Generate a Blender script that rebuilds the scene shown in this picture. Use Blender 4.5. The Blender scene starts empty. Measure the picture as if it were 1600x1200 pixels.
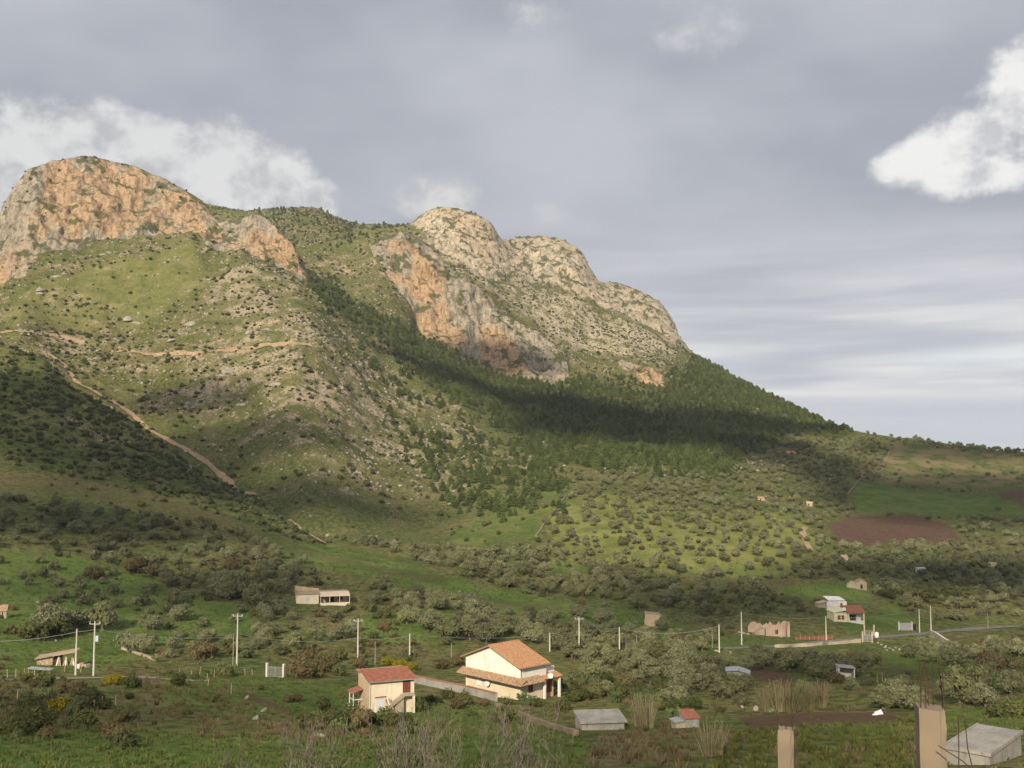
import bpy, bmesh, math, random
import numpy as np
from mathutils import Vector, Matrix
from mathutils.bvhtree import BVHTree

random.seed(7)
RNG = np.random.default_rng(11)
R = math.radians
scene = bpy.context.scene
COL = scene.collection

# ------------------------------------------------------------------ camera
FPX = 1600.0                    # focal length in photo pixels (36 mm on a 36 mm sensor)
HORIZON = 715.0
PITCH = math.atan((HORIZON - 600.0) / FPX)
cam_d = bpy.data.cameras.new('camera')
cam_d.lens = 36.0
cam_d.sensor_width = 36.0
cam_d.clip_start = 0.5
cam_d.clip_end = 90000.0
cam = bpy.data.objects.new('camera', cam_d)
COL.objects.link(cam)
cam.location = (0, 0, 0)
cam.rotation_euler = (math.pi / 2 + PITCH, 0, 0)
scene.camera = cam

# ------------------------------------------------------------------ render settings, exposure
scene.render.engine = 'CYCLES'
scene.cycles.use_denoising = True
scene.cycles.use_adaptive_sampling = True
scene.cycles.adaptive_threshold = 0.03
scene.cycles.max_bounces = 4
scene.cycles.diffuse_bounces = 2
scene.cycles.glossy_bounces = 2
scene.cycles.transparent_max_bounces = 12
scene.cycles.volume_bounces = 0
scene.view_settings.view_transform = 'Standard'
scene.view_settings.look = 'None'
scene.view_settings.gamma = 1.0
scene.view_settings.exposure = 0.22
scene.view_settings.use_curve_mapping = False

# ------------------------------------------------------------------ sun
SUN_AZ = R(180 + 16)            # clockwise from the view direction: behind the camera and to its left
SUN_EL = R(28)
SUN_DIR = Vector((math.sin(SUN_AZ) * math.cos(SUN_EL), math.cos(SUN_AZ) * math.cos(SUN_EL), math.sin(SUN_EL)))
sun_d = bpy.data.lights.new('sun', 'SUN')
sun_d.energy = 5.0
sun_d.angle = R(0.53)
sun_d.color = (1.0, 0.88, 0.68)
sun = bpy.data.objects.new('sun', sun_d)
COL.objects.link(sun)
sun.rotation_euler = (-SUN_DIR).to_track_quat('-Z', 'Y').to_euler()


# ------------------------------------------------------------------ pixel <-> world helpers
def ray(px, py):
    xv = (np.asarray(px, float) - 800.0) / FPX
    yv = (600.0 - np.asarray(py, float)) / FPX
    return xv, math.cos(PITCH) - yv * math.sin(PITCH), math.sin(PITCH) + yv * math.cos(PITCH)


def at(px, py, r):
    """Point seen at pixel (px, py) at horizontal distance r."""
    x, y, z = ray(px, py)
    s = np.asarray(r, float) / np.hypot(x, y)
    return np.stack([x * s, y * s, z * s], -1)


def project(p):
    p = np.asarray(p, float)
    x, y, z = p[..., 0], p[..., 1], p[..., 2]
    c, s = math.cos(PITCH), math.sin(PITCH)
    d = y * c + z * s
    v = -y * s + z * c
    return 800 + FPX * x / d, 600 - FPX * v / d


def az_el(px, py):
    x, y, z = ray(px, py)
    return math.atan2(x, y), math.atan2(z, math.hypot(x, y))


# ------------------------------------------------------------------ node helpers
class NT:
    def __init__(self, tree):
        self.t = tree
        tree.nodes.clear()

    def n(self, kind, **kw):
        nd = self.t.nodes.new(kind)
        for k, v in kw.items():
            setattr(nd, k, v)
        return nd

    def put(self, sock, v):
        if v is None:
            return
        if hasattr(v, 'is_output') or isinstance(v, bpy.types.NodeSocket):
            self.t.links.new(v, sock)
        else:
            sock.default_value = v

    def m(self, op, a, b=None, c=None, clamp=False):
        nd = self.n('ShaderNodeMath', operation=op, use_clamp=clamp)
        self.put(nd.inputs[0], a)
        self.put(nd.inputs[1], b)
        self.put(nd.inputs[2], c)
        return nd.outputs[0]

    def vm(self, op, a, b=None, scale=None):
        nd = self.n('ShaderNodeVectorMath', operation=op)
        self.put(nd.inputs[0], a)
        self.put(nd.inputs[1], b)
        if scale is not None:
            self.put(nd.inputs[3], scale)
        return nd.outputs['Value'] if op in ('LENGTH', 'DOT_PRODUCT', 'DISTANCE') else nd.outputs[0]

    def xyz(self, x, y, z):
        nd = self.n('ShaderNodeCombineXYZ')
        self.put(nd.inputs[0], x)
        self.put(nd.inputs[1], y)
        self.put(nd.inputs[2], z)
        return nd.outputs[0]

    def noise(self, vec, scale, detail=4.0, rough=0.55, dist=0.0, color=False):
        nd = self.n('ShaderNodeTexNoise')
        self.put(nd.inputs['Vector'], vec)
        self.put(nd.inputs['Scale'], scale)
        nd.inputs['Detail'].default_value = detail
        nd.inputs['Roughness'].default_value = rough
        nd.inputs['Distortion'].default_value = dist
        return nd.outputs['Color' if color else 0]

    def smooth(self, v, lo, hi, a=0.0, b=1.0):
        nd = self.n('ShaderNodeMapRange', interpolation_type='SMOOTHSTEP')
        self.put(nd.inputs['Value'], v)
        nd.inputs['From Min'].default_value = lo
        nd.inputs['From Max'].default_value = hi
        nd.inputs['To Min'].default_value = a
        nd.inputs['To Max'].default_value = b
        return nd.outputs[0]

    def mix(self, f, a, b, blend='MIX'):
        nd = self.n('ShaderNodeMix', data_type='RGBA', blend_type=blend)
        self.put(nd.inputs[0], f)
        for s, v in ((nd.inputs[6], a), (nd.inputs[7], b)):
            if isinstance(v, (tuple, list)) and len(v) == 3:
                v = (*v, 1.0)
            self.put(s, v)
        return nd.outputs[2]


# ------------------------------------------------------------------ sky: layered grey cloud deck with cumulus over a clear sky
world = bpy.data.worlds.new('World')
scene.world = world
world.use_nodes = True
w = NT(world.node_tree)
gen = w.n('ShaderNodeTexCoord').outputs['Generated']
sep = w.n('ShaderNodeSeparateXYZ')
w.put(sep.inputs[0], gen)
sx, sy, sz = sep.outputs
AZ = w.m('ARCTAN2', sx, sy)
EL = w.m('ARCSINE', sz)
AE = w.xyz(AZ, EL, 0.0)
# deck seen in perspective: project the direction on a level sheet
hz = w.m('ADD', w.m('MAXIMUM', sz, 0.0), 0.055)
Q = w.xyz(w.m('DIVIDE', sx, hz), w.m('DIVIDE', sy, hz), 0.0)
n_big = w.noise(w.vm('MULTIPLY', AE, (2.6, 5.0, 1.0)), 1.0, 3.0, 0.52)
n_fine = w.noise(Q, 0.55, 5.0, 0.60)
tone = w.m('ADD', w.m('MULTIPLY', n_big, 0.6), w.m('MULTIPLY', n_fine, 0.4))
deck = w.mix(w.smooth(tone, 0.38, 0.60), (0.362, 0.386, 0.450), (0.515, 0.534, 0.588))
# lower sky: long pale streaks
streak = w.noise(w.xyz(w.m('MULTIPLY', AZ, 2.2), w.m('MULTIPLY', EL, 26.0), 0.3), 1.0, 4.0, 0.58)
low = w.smooth(EL, 0.05, 0.26, 1.0, 0.0)
deck = w.mix(w.m('MULTIPLY', low, 0.9), deck, w.mix(w.smooth(streak, 0.38, 0.66), (0.500, 0.525, 0.595), (0.920, 0.905, 0.890)))
# clear sky shows through a thin gap near the horizon
nish = w.n('ShaderNodeTexSky', sky_type='NISHITA')
nish.sun_disc = False
nish.sun_elevation = SUN_EL
nish.sun_rotation = SUN_AZ
nish.altitude = 300
clear = w.vm('SCALE', nish.outputs[0], scale=0.10)
gap_n = n_big
gap_band = w.m('MULTIPLY', w.smooth(EL, 0.070, 0.086), w.smooth(EL, 0.090, 0.106, 1.0, 0.0))
gap = w.m('MULTIPLY', gap_band, w.smooth(gap_n, 0.42, 0.60))
sky = w.mix(w.m('MULTIPLY', gap, 0.6), deck, w.mix(0.62, clear, (0.72, 0.82, 0.88)))
# a bank of bluish cloud low down, pale rim on top
bank_edge = w.m('ADD', 0.055, w.m('MULTIPLY', w.m('SUBTRACT', streak, 0.5), 0.05))
bank = w.m('SUBTRACT', EL, bank_edge)
sky = w.mix(w.m('MULTIPLY', w.smooth(bank, -0.006, 0.004, 1.0, 0.0), 0.85), sky, w.mix(w.smooth(EL, -0.02, 0.06), (0.60, 0.625, 0.68), (0.54, 0.565, 0.635)))
rim = w.m('MULTIPLY', w.smooth(bank, -0.012, 0.004), w.smooth(bank, 0.004, 0.022, 1.0, 0.0))
sky = w.mix(w.m('MULTIPLY', rim, 0.45), sky, (0.80, 0.79, 0.78))


CN1 = w.noise(w.vm('MULTIPLY', AE, (1.0, 1.25, 1.0)), 19.0, 6.0, 0.62)
CN2 = w.noise(w.vm('ADD', AE, (0.006, -0.010, 0.0)), 19.0, 3.0, 0.60)


def cumulus(blobs, dark, light, seed, edge=0.30, amp=0.75, dens=1.0, rng=(0.42, 0.62)):
    """One heap of cloud: ellipses in azimuth and elevation with a torn outline."""
    global sky
    D = None
    for px, py, rx, ry in blobs:
        a, e = az_el(px, py)
        q = w.vm('MULTIPLY', w.vm('SUBTRACT', AE, (a, e, 0)), (FPX / rx, FPX / ry, 0))
        d = w.m('SUBTRACT', 1.0, w.vm('LENGTH', q))
        D = d if D is None else w.m('SMOOTH_MAX', D, d, 0.25)
    n1, n2 = CN1, CN2
    tot = w.m('ADD', D, w.m('MULTIPLY', w.m('SUBTRACT', n1, 0.5), amp * 2))
    mask = w.m('MULTIPLY', w.smooth(tot, 0.0, edge), dens)
    lit = w.m('ADD', 0.5, w.m('ADD', w.m('MULTIPLY', w.m('SUBTRACT', n1, n2), 0.9), w.m('MULTIPLY', w.m('SUBTRACT', n2, 0.45), 0.55)))
    sky = w.mix(mask, sky, w.mix(w.smooth(lit, *rng), dark, light))


cumulus([(60, 260, 150, 105), (150, 215, 90, 62), (235, 265, 130, 80), (345, 250, 95, 80), (415, 285, 90, 72), (470, 312, 70, 42), (330, 320, 180, 60)],
        (0.52, 0.525, 0.545), (0.78, 0.78, 0.775), 1.3, edge=0.42, amp=0.55, dens=0.86)
cumulus([(690, 310, 72, 42), (655, 325, 48, 26)], (0.52, 0.53, 0.56), (0.72, 0.71, 0.70), 2.1, edge=0.7, amp=0.85, dens=0.9)
cumulus([(1608, 96, 64, 40), (1604, 166, 102, 62), (1534, 206, 84, 52), (1474, 243, 82, 46), (1412, 264, 60, 38), (1512, 272, 104, 40), (1680, 190, 120, 90)],
        (0.58, 0.585, 0.615), (0.90, 0.895, 0.88), 3.4, edge=0.52, amp=0.66, dens=0.96, rng=(0.36, 0.60))
cumulus([(1090, 45, 90, 55), (830, 20, 70, 30)], (0.52, 0.53, 0.56), (0.68, 0.68, 0.69), 4.2, edge=1.3, amp=1.3, dens=0.8)
cumulus([(855, 335, 40, 26), (675, 222, 28, 14), (1290, 640, 26, 16)], (0.50, 0.52, 0.56), (0.62, 0.63, 0.65), 5.6, edge=0.9, amp=0.8, dens=0.5)
bg = w.n('ShaderNodeBackground')
w.put(bg.inputs[0], sky)
bg.inputs[1].default_value = 0.89
wo = w.n('ShaderNodeOutputWorld')
w.put(wo.inputs[0], bg.outputs[0])
world.cycles.sampling_method = 'MANUAL'
world.cycles.sample_map_resolution = 256


# ------------------------------------------------------------------ numpy noise
def _hash(ix, iy, iz, seed):
    h = (ix.astype(np.uint32) * np.uint32(374761393) + iy.astype(np.uint32) * np.uint32(668265263)
         + iz.astype(np.uint32) * np.uint32(2147483647) + np.uint32(seed * 974711 + 12345))
    h = (h ^ (h >> np.uint32(13))) * np.uint32(1274126177)
    h = h ^ (h >> np.uint32(16))
    h = h * np.uint32(2246822519)
    h = h ^ (h >> np.uint32(15))
    return h.astype(np.float32) / np.float32(4294967295.0) * 2 - 1


def vnoise(p, seed=0):
    p = np.asarray(p, np.float32)
    i = np.floor(p)
    f = p - i
    i = i.astype(np.int64)
    f = f * f * f * (f * (f * 6 - 15) + 10)
    out = 0
    for dx in (0, 1):
        wx = f[..., 0] if dx else 1 - f[..., 0]
        for dy in (0, 1):
            wy = f[..., 1] if dy else 1 - f[..., 1]
            for dz in (0, 1):
                wz = f[..., 2] if dz else 1 - f[..., 2]
                out = out + wx * wy * wz * _hash(i[..., 0] + dx, i[..., 1] + dy, i[..., 2] + dz, seed)
    return out


def fbm(p, octaves=4, seed=0, gain=0.5, lac=2.03):
    p = np.asarray(p, np.float32)
    a, s, out = 1.0, 0.0, 0
    for o in range(octaves):
        out = out + a * vnoise(p, seed + o * 17)
        s += a
        a *= gain
        p = p * lac
    return out / s


def ridged(p, octaves=4, seed=0):
    p = np.asarray(p, np.float32)
    a, s, out = 1.0, 0.0, 0
    for o in range(octaves):
        out = out + a * (1 - 2 * np.abs(vnoise(p, seed + o * 31)))
        s += a
        a *= 0.5
        p = p * 2.1
    return out / s


def gauss(a, sigma, axis):
    if sigma <= 0.05:
        return a
    n = int(max(1, math.ceil(sigma * 3)))
    k = np.exp(-0.5 * (np.arange(-n, n + 1) / sigma) ** 2)
    k /= k.sum()
    pad = [(0, 0)] * a.ndim
    pad[axis] = (n, n)
    ap = np.pad(a, pad, mode='edge')
    out = np.zeros_like(a)
    sl = [slice(None)] * a.ndim
    for j, kj in enumerate(k):
        sl[axis] = slice(j, j + a.shape[axis])
        out += kj * ap[tuple(sl)]
    return out


def poly_sd(u, v, poly):
    """Signed distance in photo pixels to a polygon, positive inside."""
    poly = np.asarray(poly, float)
    inside = np.zeros(u.shape, bool)
    d2 = np.full(u.shape, 1e12)
    n = len(poly)
    for k in range(n):
        x0, y0 = poly[k]
        x1, y1 = poly[(k + 1) % n]
        dx, dy = x1 - x0, y1 - y0
        t = np.clip(((u - x0) * dx + (v - y0) * dy) / max(dx * dx + dy * dy, 1e-9), 0, 1)
        d2 = np.minimum(d2, (u - x0 - t * dx) ** 2 + (v - y0 - t * dy) ** 2)
        if y0 != y1:
            c = ((y0 > v) != (y1 > v)) & (u < (x1 - x0) * (v - y0) / (y1 - y0) + x0)
            inside ^= c
    d = np.sqrt(d2)
    return np.where(inside, d, -d)


def sstep(x, lo, hi):
    t = np.clip((x - lo) / (hi - lo), 0, 1)
    return t * t * (3 - 2 * t)


# ------------------------------------------------------------------ terrain: a sheet lofted through surveyed feature lines
# each line: (bearing column, sight line, distance) triples from left to right; order = from the viewer outwards
LINES = [
    # 0, 1: the slope at the viewer's feet
    ([(-600, 0, 1.0), (2200, 0, 1.0)], 'z', -5.0),
    ([(-600, 0, 26.0), (2200, 0, 26.0)], 'z', -11.3),
    # 2: bottom of the view
    [(-600, 1190, 88), (0, 1198, 86), (800, 1200, 85), (1600, 1205, 82), (2200, 1205, 80)],
    # 3
    [(-600, 1110, 150), (0, 1118, 145), (800, 1115, 150), (1600, 1118, 145), (2200, 1118, 145)],
    # 4
    [(-600, 1050, 205), (0, 1055, 205), (500, 1058, 202), (1000, 1058, 202), (1600, 1062, 205), (2200, 1062, 205)],
    # 5
    [(-600, 1000, 262), (0, 1005, 262), (600, 1005, 265), (900, 1007, 280), (1200, 1010, 312), (1400, 1007, 335), (1600, 1004, 350), (2200, 1000, 380)],
    # 6
    [(-600, 945, 305), (0, 950, 310), (600, 950, 315), (900, 952, 342), (1200, 952, 386), (1400, 952, 418), (1600, 950, 446), (2200, 945, 500)],
    # 7
    [(-600, 880, 350), (0, 888, 355), (400, 892, 362), (700, 892, 385), (900, 896, 405), (1000, 896, 416), (1200, 892, 448), (1400, 890, 487), (1600, 888, 525), (2200, 880, 600)],
    # 8: foot of the near hill, foot of the grove
    [(-600, 735, 490), (0, 745, 480), (100, 746, 480), (200, 770, 465), (300, 796, 455), (400, 826, 446), (510, 858, 440), (600, 868, 440), (700, 870, 455), (800, 862, 465),
     (900, 852, 465), (1000, 838, 468), (1100, 838, 480), (1200, 838, 505), (1300, 842, 545), (1400, 842, 580), (1500, 846, 590), (1600, 850, 600), (2200, 850, 700)],
    # 9: crest of the near hill, middle of the grove
    [(-600, 380, 760), (-200, 480, 680), (0, 536, 640), (70, 560, 630), (110, 602, 620), (160, 632, 610), (240, 686, 592), (330, 750, 562), (390, 779, 542), (440, 816, 520), (510, 850, 490),
     (600, 846, 505), (700, 838, 525), (800, 802, 555), (900, 776, 560), (1000, 780, 562), (1100, 782, 600), (1200, 786, 640), (1300, 800, 665), (1400, 806, 690), (1500, 806, 710), (1600, 802, 730), (2200, 800, 800)],
    # 10: gully behind the crest, top of the grove
    [(-600, 420, 860), (-200, 520, 780), (0, 572, 730), (70, 592, 720), (110, 628, 705), (160, 652, 690), (240, 703, 660), (330, 762, 610), (390, 786, 580), (440, 818, 545), (510, 846, 510),
     (600, 826, 545), (700, 808, 575), (800, 766, 618), (900, 741, 636), (1000, 744, 640), (1100, 746, 685), (1200, 742, 735), (1300, 762, 770), (1400, 766, 805), (1500, 762, 835), (1600, 756, 860), (2200, 750, 950)],
    # 11: the contour of the upper track
    [(-600, 480, 980), (0, 514, 850), (40, 518, 850), (100, 531, 852), (200, 548, 835), (300, 550, 800), (400, 540, 770), (460, 533, 745), (500, 545, 742), (540, 575, 765), (600, 622, 800), (700, 680, 785), (800, 700, 780),
     (900, 702, 785), (1000, 702, 805), (1100, 704, 835), (1200, 712, 870), (1260, 708, 890), (1300, 712, 900), (1400, 726, 905), (1500, 736, 925), (1600, 737, 940), (2200, 740, 1050)],
    # 12: foot of the western cliff
    [(-600, 420, 1150), (-100, 470, 1040), (0, 442, 1020), (40, 408, 1026), (60, 398, 1032), (100, 388, 1040), (150, 378, 1046), (200, 372, 1046), (300, 366, 1030), (330, 382, 1010), (400, 384, 985), (450, 416, 962), (480, 432, 955), (510, 455, 955),
     (550, 500, 955), (600, 540, 945), (700, 602, 922), (800, 642, 920), (900, 662, 922), (1000, 667, 945), (1100, 667, 975), (1200, 670, 1000), (1260, 675, 990), (1300, 682, 985), (1400, 697, 975), (1500, 707, 985), (1600, 714, 985), (2200, 730, 1100)],
    # 13: crest of the western cliff (skyline), then the wood below the middle cliff
    [(-600, 440, 1250), (-200, 395, 1130), (-60, 365, 1100), (0, 330, 1085), (18, 292, 1085), (40, 264, 1088), (80, 247, 1095), (120, 243, 1100), (170, 247, 1105), (200, 254, 1108), (240, 270, 1108), (280, 290, 1100), (318, 316, 1085),
     (340, 343, 1062), (370, 344, 1040), (400, 331, 1022), (430, 353, 1005), (460, 384, 990), (480, 424, 978), (505, 452, 990), (540, 474, 1035), (580, 480, 1042), (620, 500, 1032), (645, 546, 1012), (700, 572, 1010), (760, 606, 1010), (860, 628, 1002),
     (900, 630, 1012), (1000, 636, 1042), (1100, 647, 1060), (1200, 661, 1060), (1260, 669, 1032), (1320, 676, 1012), (1400, 689, 1000), (1500, 700, 1005), (1600, 709, 1005), (2200, 735, 1130)],
    # 14: saddle behind the western crest, foot of the middle cliff, ridge of the eastern shoulder
    [(-600, 470, 1400), (0, 380, 1250), (120, 320, 1260), (250, 335, 1260), (318, 360, 1240), (345, 385, 1200), (400, 392, 1180), (450, 425, 1120), (480, 440, 1100), (540, 440, 1120), (580, 428, 1132), (610, 435, 1130), (640, 478, 1112), (650, 520, 1100), (700, 541, 1095), (760, 573, 1088), (860, 598, 1070),
     (885, 584, 1082), (920, 592, 1105), (1000, 602, 1140), (1038, 604, 1140), (1060, 612, 1150), (1100, 622, 1150), (1200, 652, 1115), (1260, 664.5, 1070), (1320, 670.5, 1035), (1400, 683, 1025), (1500, 694.5, 1030), (1600, 706, 1030), (2200, 735, 1160)],
    # 15: top of the middle cliff
    [(-600, 500, 1700), (0, 420, 1500), (200, 360, 1450), (318, 350, 1350), (345, 352, 1310), (400, 356, 1300), (450, 380, 1280), (480, 385, 1260), (540, 376, 1240), (570, 378, 1215), (600, 372, 1185), (630, 370, 1165), (655, 388, 1140), (690, 425, 1128), (720, 440, 1130), (760, 462, 1145), (800, 490, 1150),
     (860, 545, 1120), (885, 562, 1120), (920, 572, 1150), (960, 568, 1175), (1000, 574, 1172), (1036, 580, 1165), (1060, 596, 1190), (1100, 602, 1210), (1200, 642, 1165), (1260, 663, 1110), (1320, 673, 1075), (1400, 688, 1075), (1500, 700, 1080), (1600, 712, 1080), (2200, 740, 1230)],
    # 16: bench under the summits
    [(-600, 560, 2100), (0, 460, 1800), (200, 400, 1700), (318, 332, 1480), (345, 336, 1450), (400, 344, 1450), (480, 350, 1450), (560, 364, 1420), (610, 362, 1400), (640, 357, 1380), (700, 374, 1310), (760, 402, 1315), (790, 424, 1350), (815, 420, 1440), (860, 440, 1450), (900, 450, 1450), (930, 478, 1440),
     (960, 492, 1450), (1000, 512, 1450), (1050, 547, 1430), (1100, 578, 1370), (1200, 632, 1225), (1260, 661, 1140), (1320, 682, 1120), (1400, 702, 1180), (1500, 715, 1200), (1600, 725, 1200), (2200, 750, 1400)],
    # 17: summits
    [(-600, 600, 2600), (0, 520, 2300), (200, 430, 2000), (300, 335, 1720), (318, 317, 1700), (345, 321, 1680), (385, 329, 1670), (430, 325, 1660), (490, 321, 1650), (530, 338, 1630), (560, 348, 1610), (600, 350, 1580), (640, 351, 1500), (652, 337, 1460), (670, 326, 1440), (688, 320, 1430), (715, 321, 1430),
     (745, 332, 1440), (770, 346, 1450), (783, 371, 1490), (797, 371, 1620), (840, 363, 1640), (880, 370, 1660), (905, 384, 1670), (918, 408, 1670), (934, 437, 1690), (945, 438, 1780), (962, 437, 1800), (1000, 451, 1780), (1030, 469, 1780), (1050, 494, 1760), (1064, 527, 1720), (1080, 548, 1690),
     (1150, 590, 1500), (1250, 641, 1250), (1300, 661, 1170), (1320, 684, 1180), (1400, 712, 1400), (1500, 725, 1450), (1600, 735, 1450), (2200, 770, 1800)],
    # 18, 19: far side
    [(-600, 650, 2750), (0, 560, 2450), (318, 420, 2050), (640, 450, 1900), (860, 480, 2100), (1000, 560, 2150), (1080, 610, 2050), (1200, 690, 1750), (1320, 725, 1500), (1400, 735, 1800), (1600, 745, 1900), (2200, 770, 2100)],
    [(-600, 790, 2850), (318, 790, 2700), (1000, 790, 2700), (1600, 790, 2700), (2200, 800, 2850)],
]
ROWS = [3, 7, 44, 34, 32, 32, 36, 62, 96, 26, 140, 84, 84, 44, 84, 48, 46, 10, 6]

U = np.concatenate([np.arange(-600, -20, 29.0), np.arange(-20, 1621, 2.3), np.arange(1640, 2200, 29.0)])
NC = len(U)
LINE_XYZ, LINE_PY = [], []
for ln in LINES:
    fixed_z = None
    if isinstance(ln, tuple):
        fixed_z = ln[2]
        ln = ln[0]
    a = np.array(ln, float)
    fine = np.arange(-600, 2201, 1.0)
    py = np.interp(fine, a[:, 0], a[:, 1])
    rr = np.interp(fine, a[:, 0], a[:, 2])
    py = gauss(py, 2.6, 0)
    rr = gauss(rr, 30.0 if len(LINE_XYZ) in (10, 11, 12) else 14.0, 0)
    py = np.interp(U, fine, py)
    rr = np.interp(U, fine, rr)
    if fixed_z is None:
        LINE_XYZ.append(at(U, py, rr))
    else:
        p = at(U, np.full(NC, 1100.0), rr)
        p[:, 2] = fixed_z
        LINE_XYZ.append(p)
LINE_XYZ = np.array(LINE_XYZ)                 # K, NC, 3
rows, KP = [], []
for k, nr in enumerate(ROWS):
    for j in range(nr):
        t = j / nr
        rows.append(LINE_XYZ[k] * (1 - t) + LINE_XYZ[k + 1] * t)
        KP.append(k + t)
rows.append(LINE_XYZ[-1])
KP.append(len(ROWS))
G = np.array(rows)                            # NR, NC, 3
KP = np.array(KP)
NR = len(KP)
# round the breaks between lines, least at cliffs and crests
soft = np.interp(KP, [0, 2, 4, 8, 9, 10, 11, 12, 13, 14, 15, 17, 19], [1, 3, 8, 10, 3, 6, 12, 4, 1.5, 3, 2, 1.5, 1])
Gs = {s: gauss(G, s, 0) for s in (1.5, 4, 10)}
tt = soft[:, None, None]
G1 = np.where(tt < 4, Gs[1.5] + (Gs[4] - Gs[1.5]) * np.clip((tt - 1.5) / 2.5, 0, 1), Gs[4] + (Gs[10] - Gs[4]) * np.clip((tt - 4) / 6, 0, 1))
G1[:2] = G[:2]
G1[-3:] = G[-3:]
G = G1
PU, PV = project(np.where(G[..., 1:2] < 1, [0, 1, -1], G))
UU = np.broadcast_to(U[None, :], PU.shape)
KK = np.broadcast_to(KP[:, None], PU.shape)

CLIFF_WEST = [(-30, 345), (0, 325), (18, 285), (40, 256), (80, 240), (120, 235), (170, 239), (240, 263), (285, 288), (322, 322), (345, 341), (370, 340), (400, 326), (432, 350), (462, 382), (486, 432), (470, 432), (440, 412), (400, 396), (330, 388), (308, 366), (200, 370), (150, 376), (118, 392), (62, 402), (36, 440), (-10, 455), (-30, 450)]
CLIFF_MID = [(576, 384), (600, 368), (632, 366), (660, 380), (690, 402), (716, 428), (760, 455), (800, 485), (862, 535), (890, 560), (892, 586), (868, 604), (800, 590), (756, 574), (700, 545), (648, 524), (638, 480), (622, 448), (600, 430)]
CLIFF_TOP = [(640, 352), (652, 333), (686, 315), (720, 316), (750, 330), (776, 346), (788, 366), (840, 358), (882, 365), (910, 384), (936, 430), (1000, 446), (1036, 470), (1054, 494), (1070, 528), (1086, 552), (1040, 540), (1000, 508), (950, 486), (900, 452), (860, 444), (800, 430), (770, 440), (735, 430), (700, 404), (664, 374)]
CLIFF_SMALL = [(950, 566), (990, 566), (1038, 578), (1042, 606), (1006, 600)]
SPUR = [(330, 390), (420, 400), (480, 440), (520, 500), (560, 560), (640, 600), (720, 660), (760, 720), (700, 830), (560, 860), (500, 850), (420, 790), (330, 720), (300, 600), (360, 540), (320, 470)]

wob = fbm(G / 40.0, 3, 3) * 12
sdW = poly_sd(PU, PV, CLIFF_WEST) + wob * 0.8
sdM = poly_sd(PU, PV, CLIFF_MID) + wob * 0.6
sdT = poly_sd(PU, PV, CLIFF_TOP) + wob * 0.8
sdS = poly_sd(PU, PV, CLIFF_SMALL) + wob * 0.3
onW = (KK > 11.6) & (KK < 13.6)
onM = (KK > 13.6) & (KK < 15.8)
onT = (KK > 15.0) & (KK < 17.6)
rockW = np.where(onW, sstep(sdW, -6, 8), 0)
rockM = np.where(onM, sstep(sdM, -5, 6), 0)
rockT = np.where(onT, sstep(sdT, -8, 10), 0)
rockS = np.where((KK > 13.6) & (KK < 15.3), sstep(sdS, -3, 4), 0)
ROCK = np.clip(rockW + rockM + rockT + rockS, 0, 1)


def grid_normals(G):
    du = np.gradient(G, axis=1)
    dv = np.gradient(G, axis=0)
    n = np.cross(du, dv)
    n /= np.maximum(np.linalg.norm(n, axis=-1, keepdims=True), 1e-9)
    return n


# relief of the mountain: buttresses, gullies, ribs
N0 = grid_normals(gauss(gauss(G, 5, 0), 5, 1))
mount = sstep(KK, 9.6, 10.6) * sstep(1330 - UU, -20, 120)
hillk = sstep(KK, 8.0, 8.25) * sstep(9.6 - KK, 0, 0.4) * sstep(520 - UU, 0, 60)
big = (ridged(G / np.array([95, 95, 190]), 4, 21) - 0.40) * 8.0
mid = fbm(G / 22.0, 5, 5, 0.6) * 3.4
gcoord = np.stack([UU / 46.0 + fbm(G / 120.0, 2, 300) * 1.2, KK * 0.55, np.zeros_like(KK)], -1)
gully = gauss(ridged(gcoord, 2, 310) - 0.40, 3.0, 1) * 3.4 * sstep(np.abs(UU - 500), 30, 130)
d = mount * (1 - ROCK) * (big * 0.8 + mid + gully * sstep(KK, 10.0, 11.0))
rib = ridged(G / np.array([34, 34, 110]), 4, 40) - 0.40
rib2 = fbm(G / np.array([8, 8, 13]), 4, 45)
shelf = fbm(G / np.array([60, 60, 9]), 3, 49)
d = d + ROCK * (rib * 9.5 + rib2 * 5.4 + shelf * 2.2 + big * 0.7)
d = d + hillk * (fbm(G / 30.0, 4, 60) * 2.5)
flat = (1 - mount) * (1 - hillk)
near = np.clip(np.linalg.norm(G[..., :2], axis=-1) / 300.0, 0.12, 1.4)
d = d + flat * near * (fbm(G / 45.0, 3, 70) * 1.3 + fbm(G / 9.0, 3, 73) * 0.45)
crest = np.exp(-((KK - 13) / 0.22) ** 2) * (UU < 490) + np.exp(-((KK - 17) / 0.3) ** 2)
d = d * (1 - 0.72 * np.clip(crest, 0, 1))
edge = sstep(KP, 1.2, 2.5)[:, None]
G = G + N0 * np.where(N0[..., 2:3] < 0, -1, 1) * (d * edge)[..., None]
NRM = grid_normals(G)
NRM = np.where(NRM[..., 2:3] < 0, -NRM, NRM)
PU, PV = project(np.where(G[..., 1:2] < 1, [0, 1, -1], G))
SLOPE = NRM[..., 2]
DIST = np.linalg.norm(G[..., :2], axis=-1)

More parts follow.
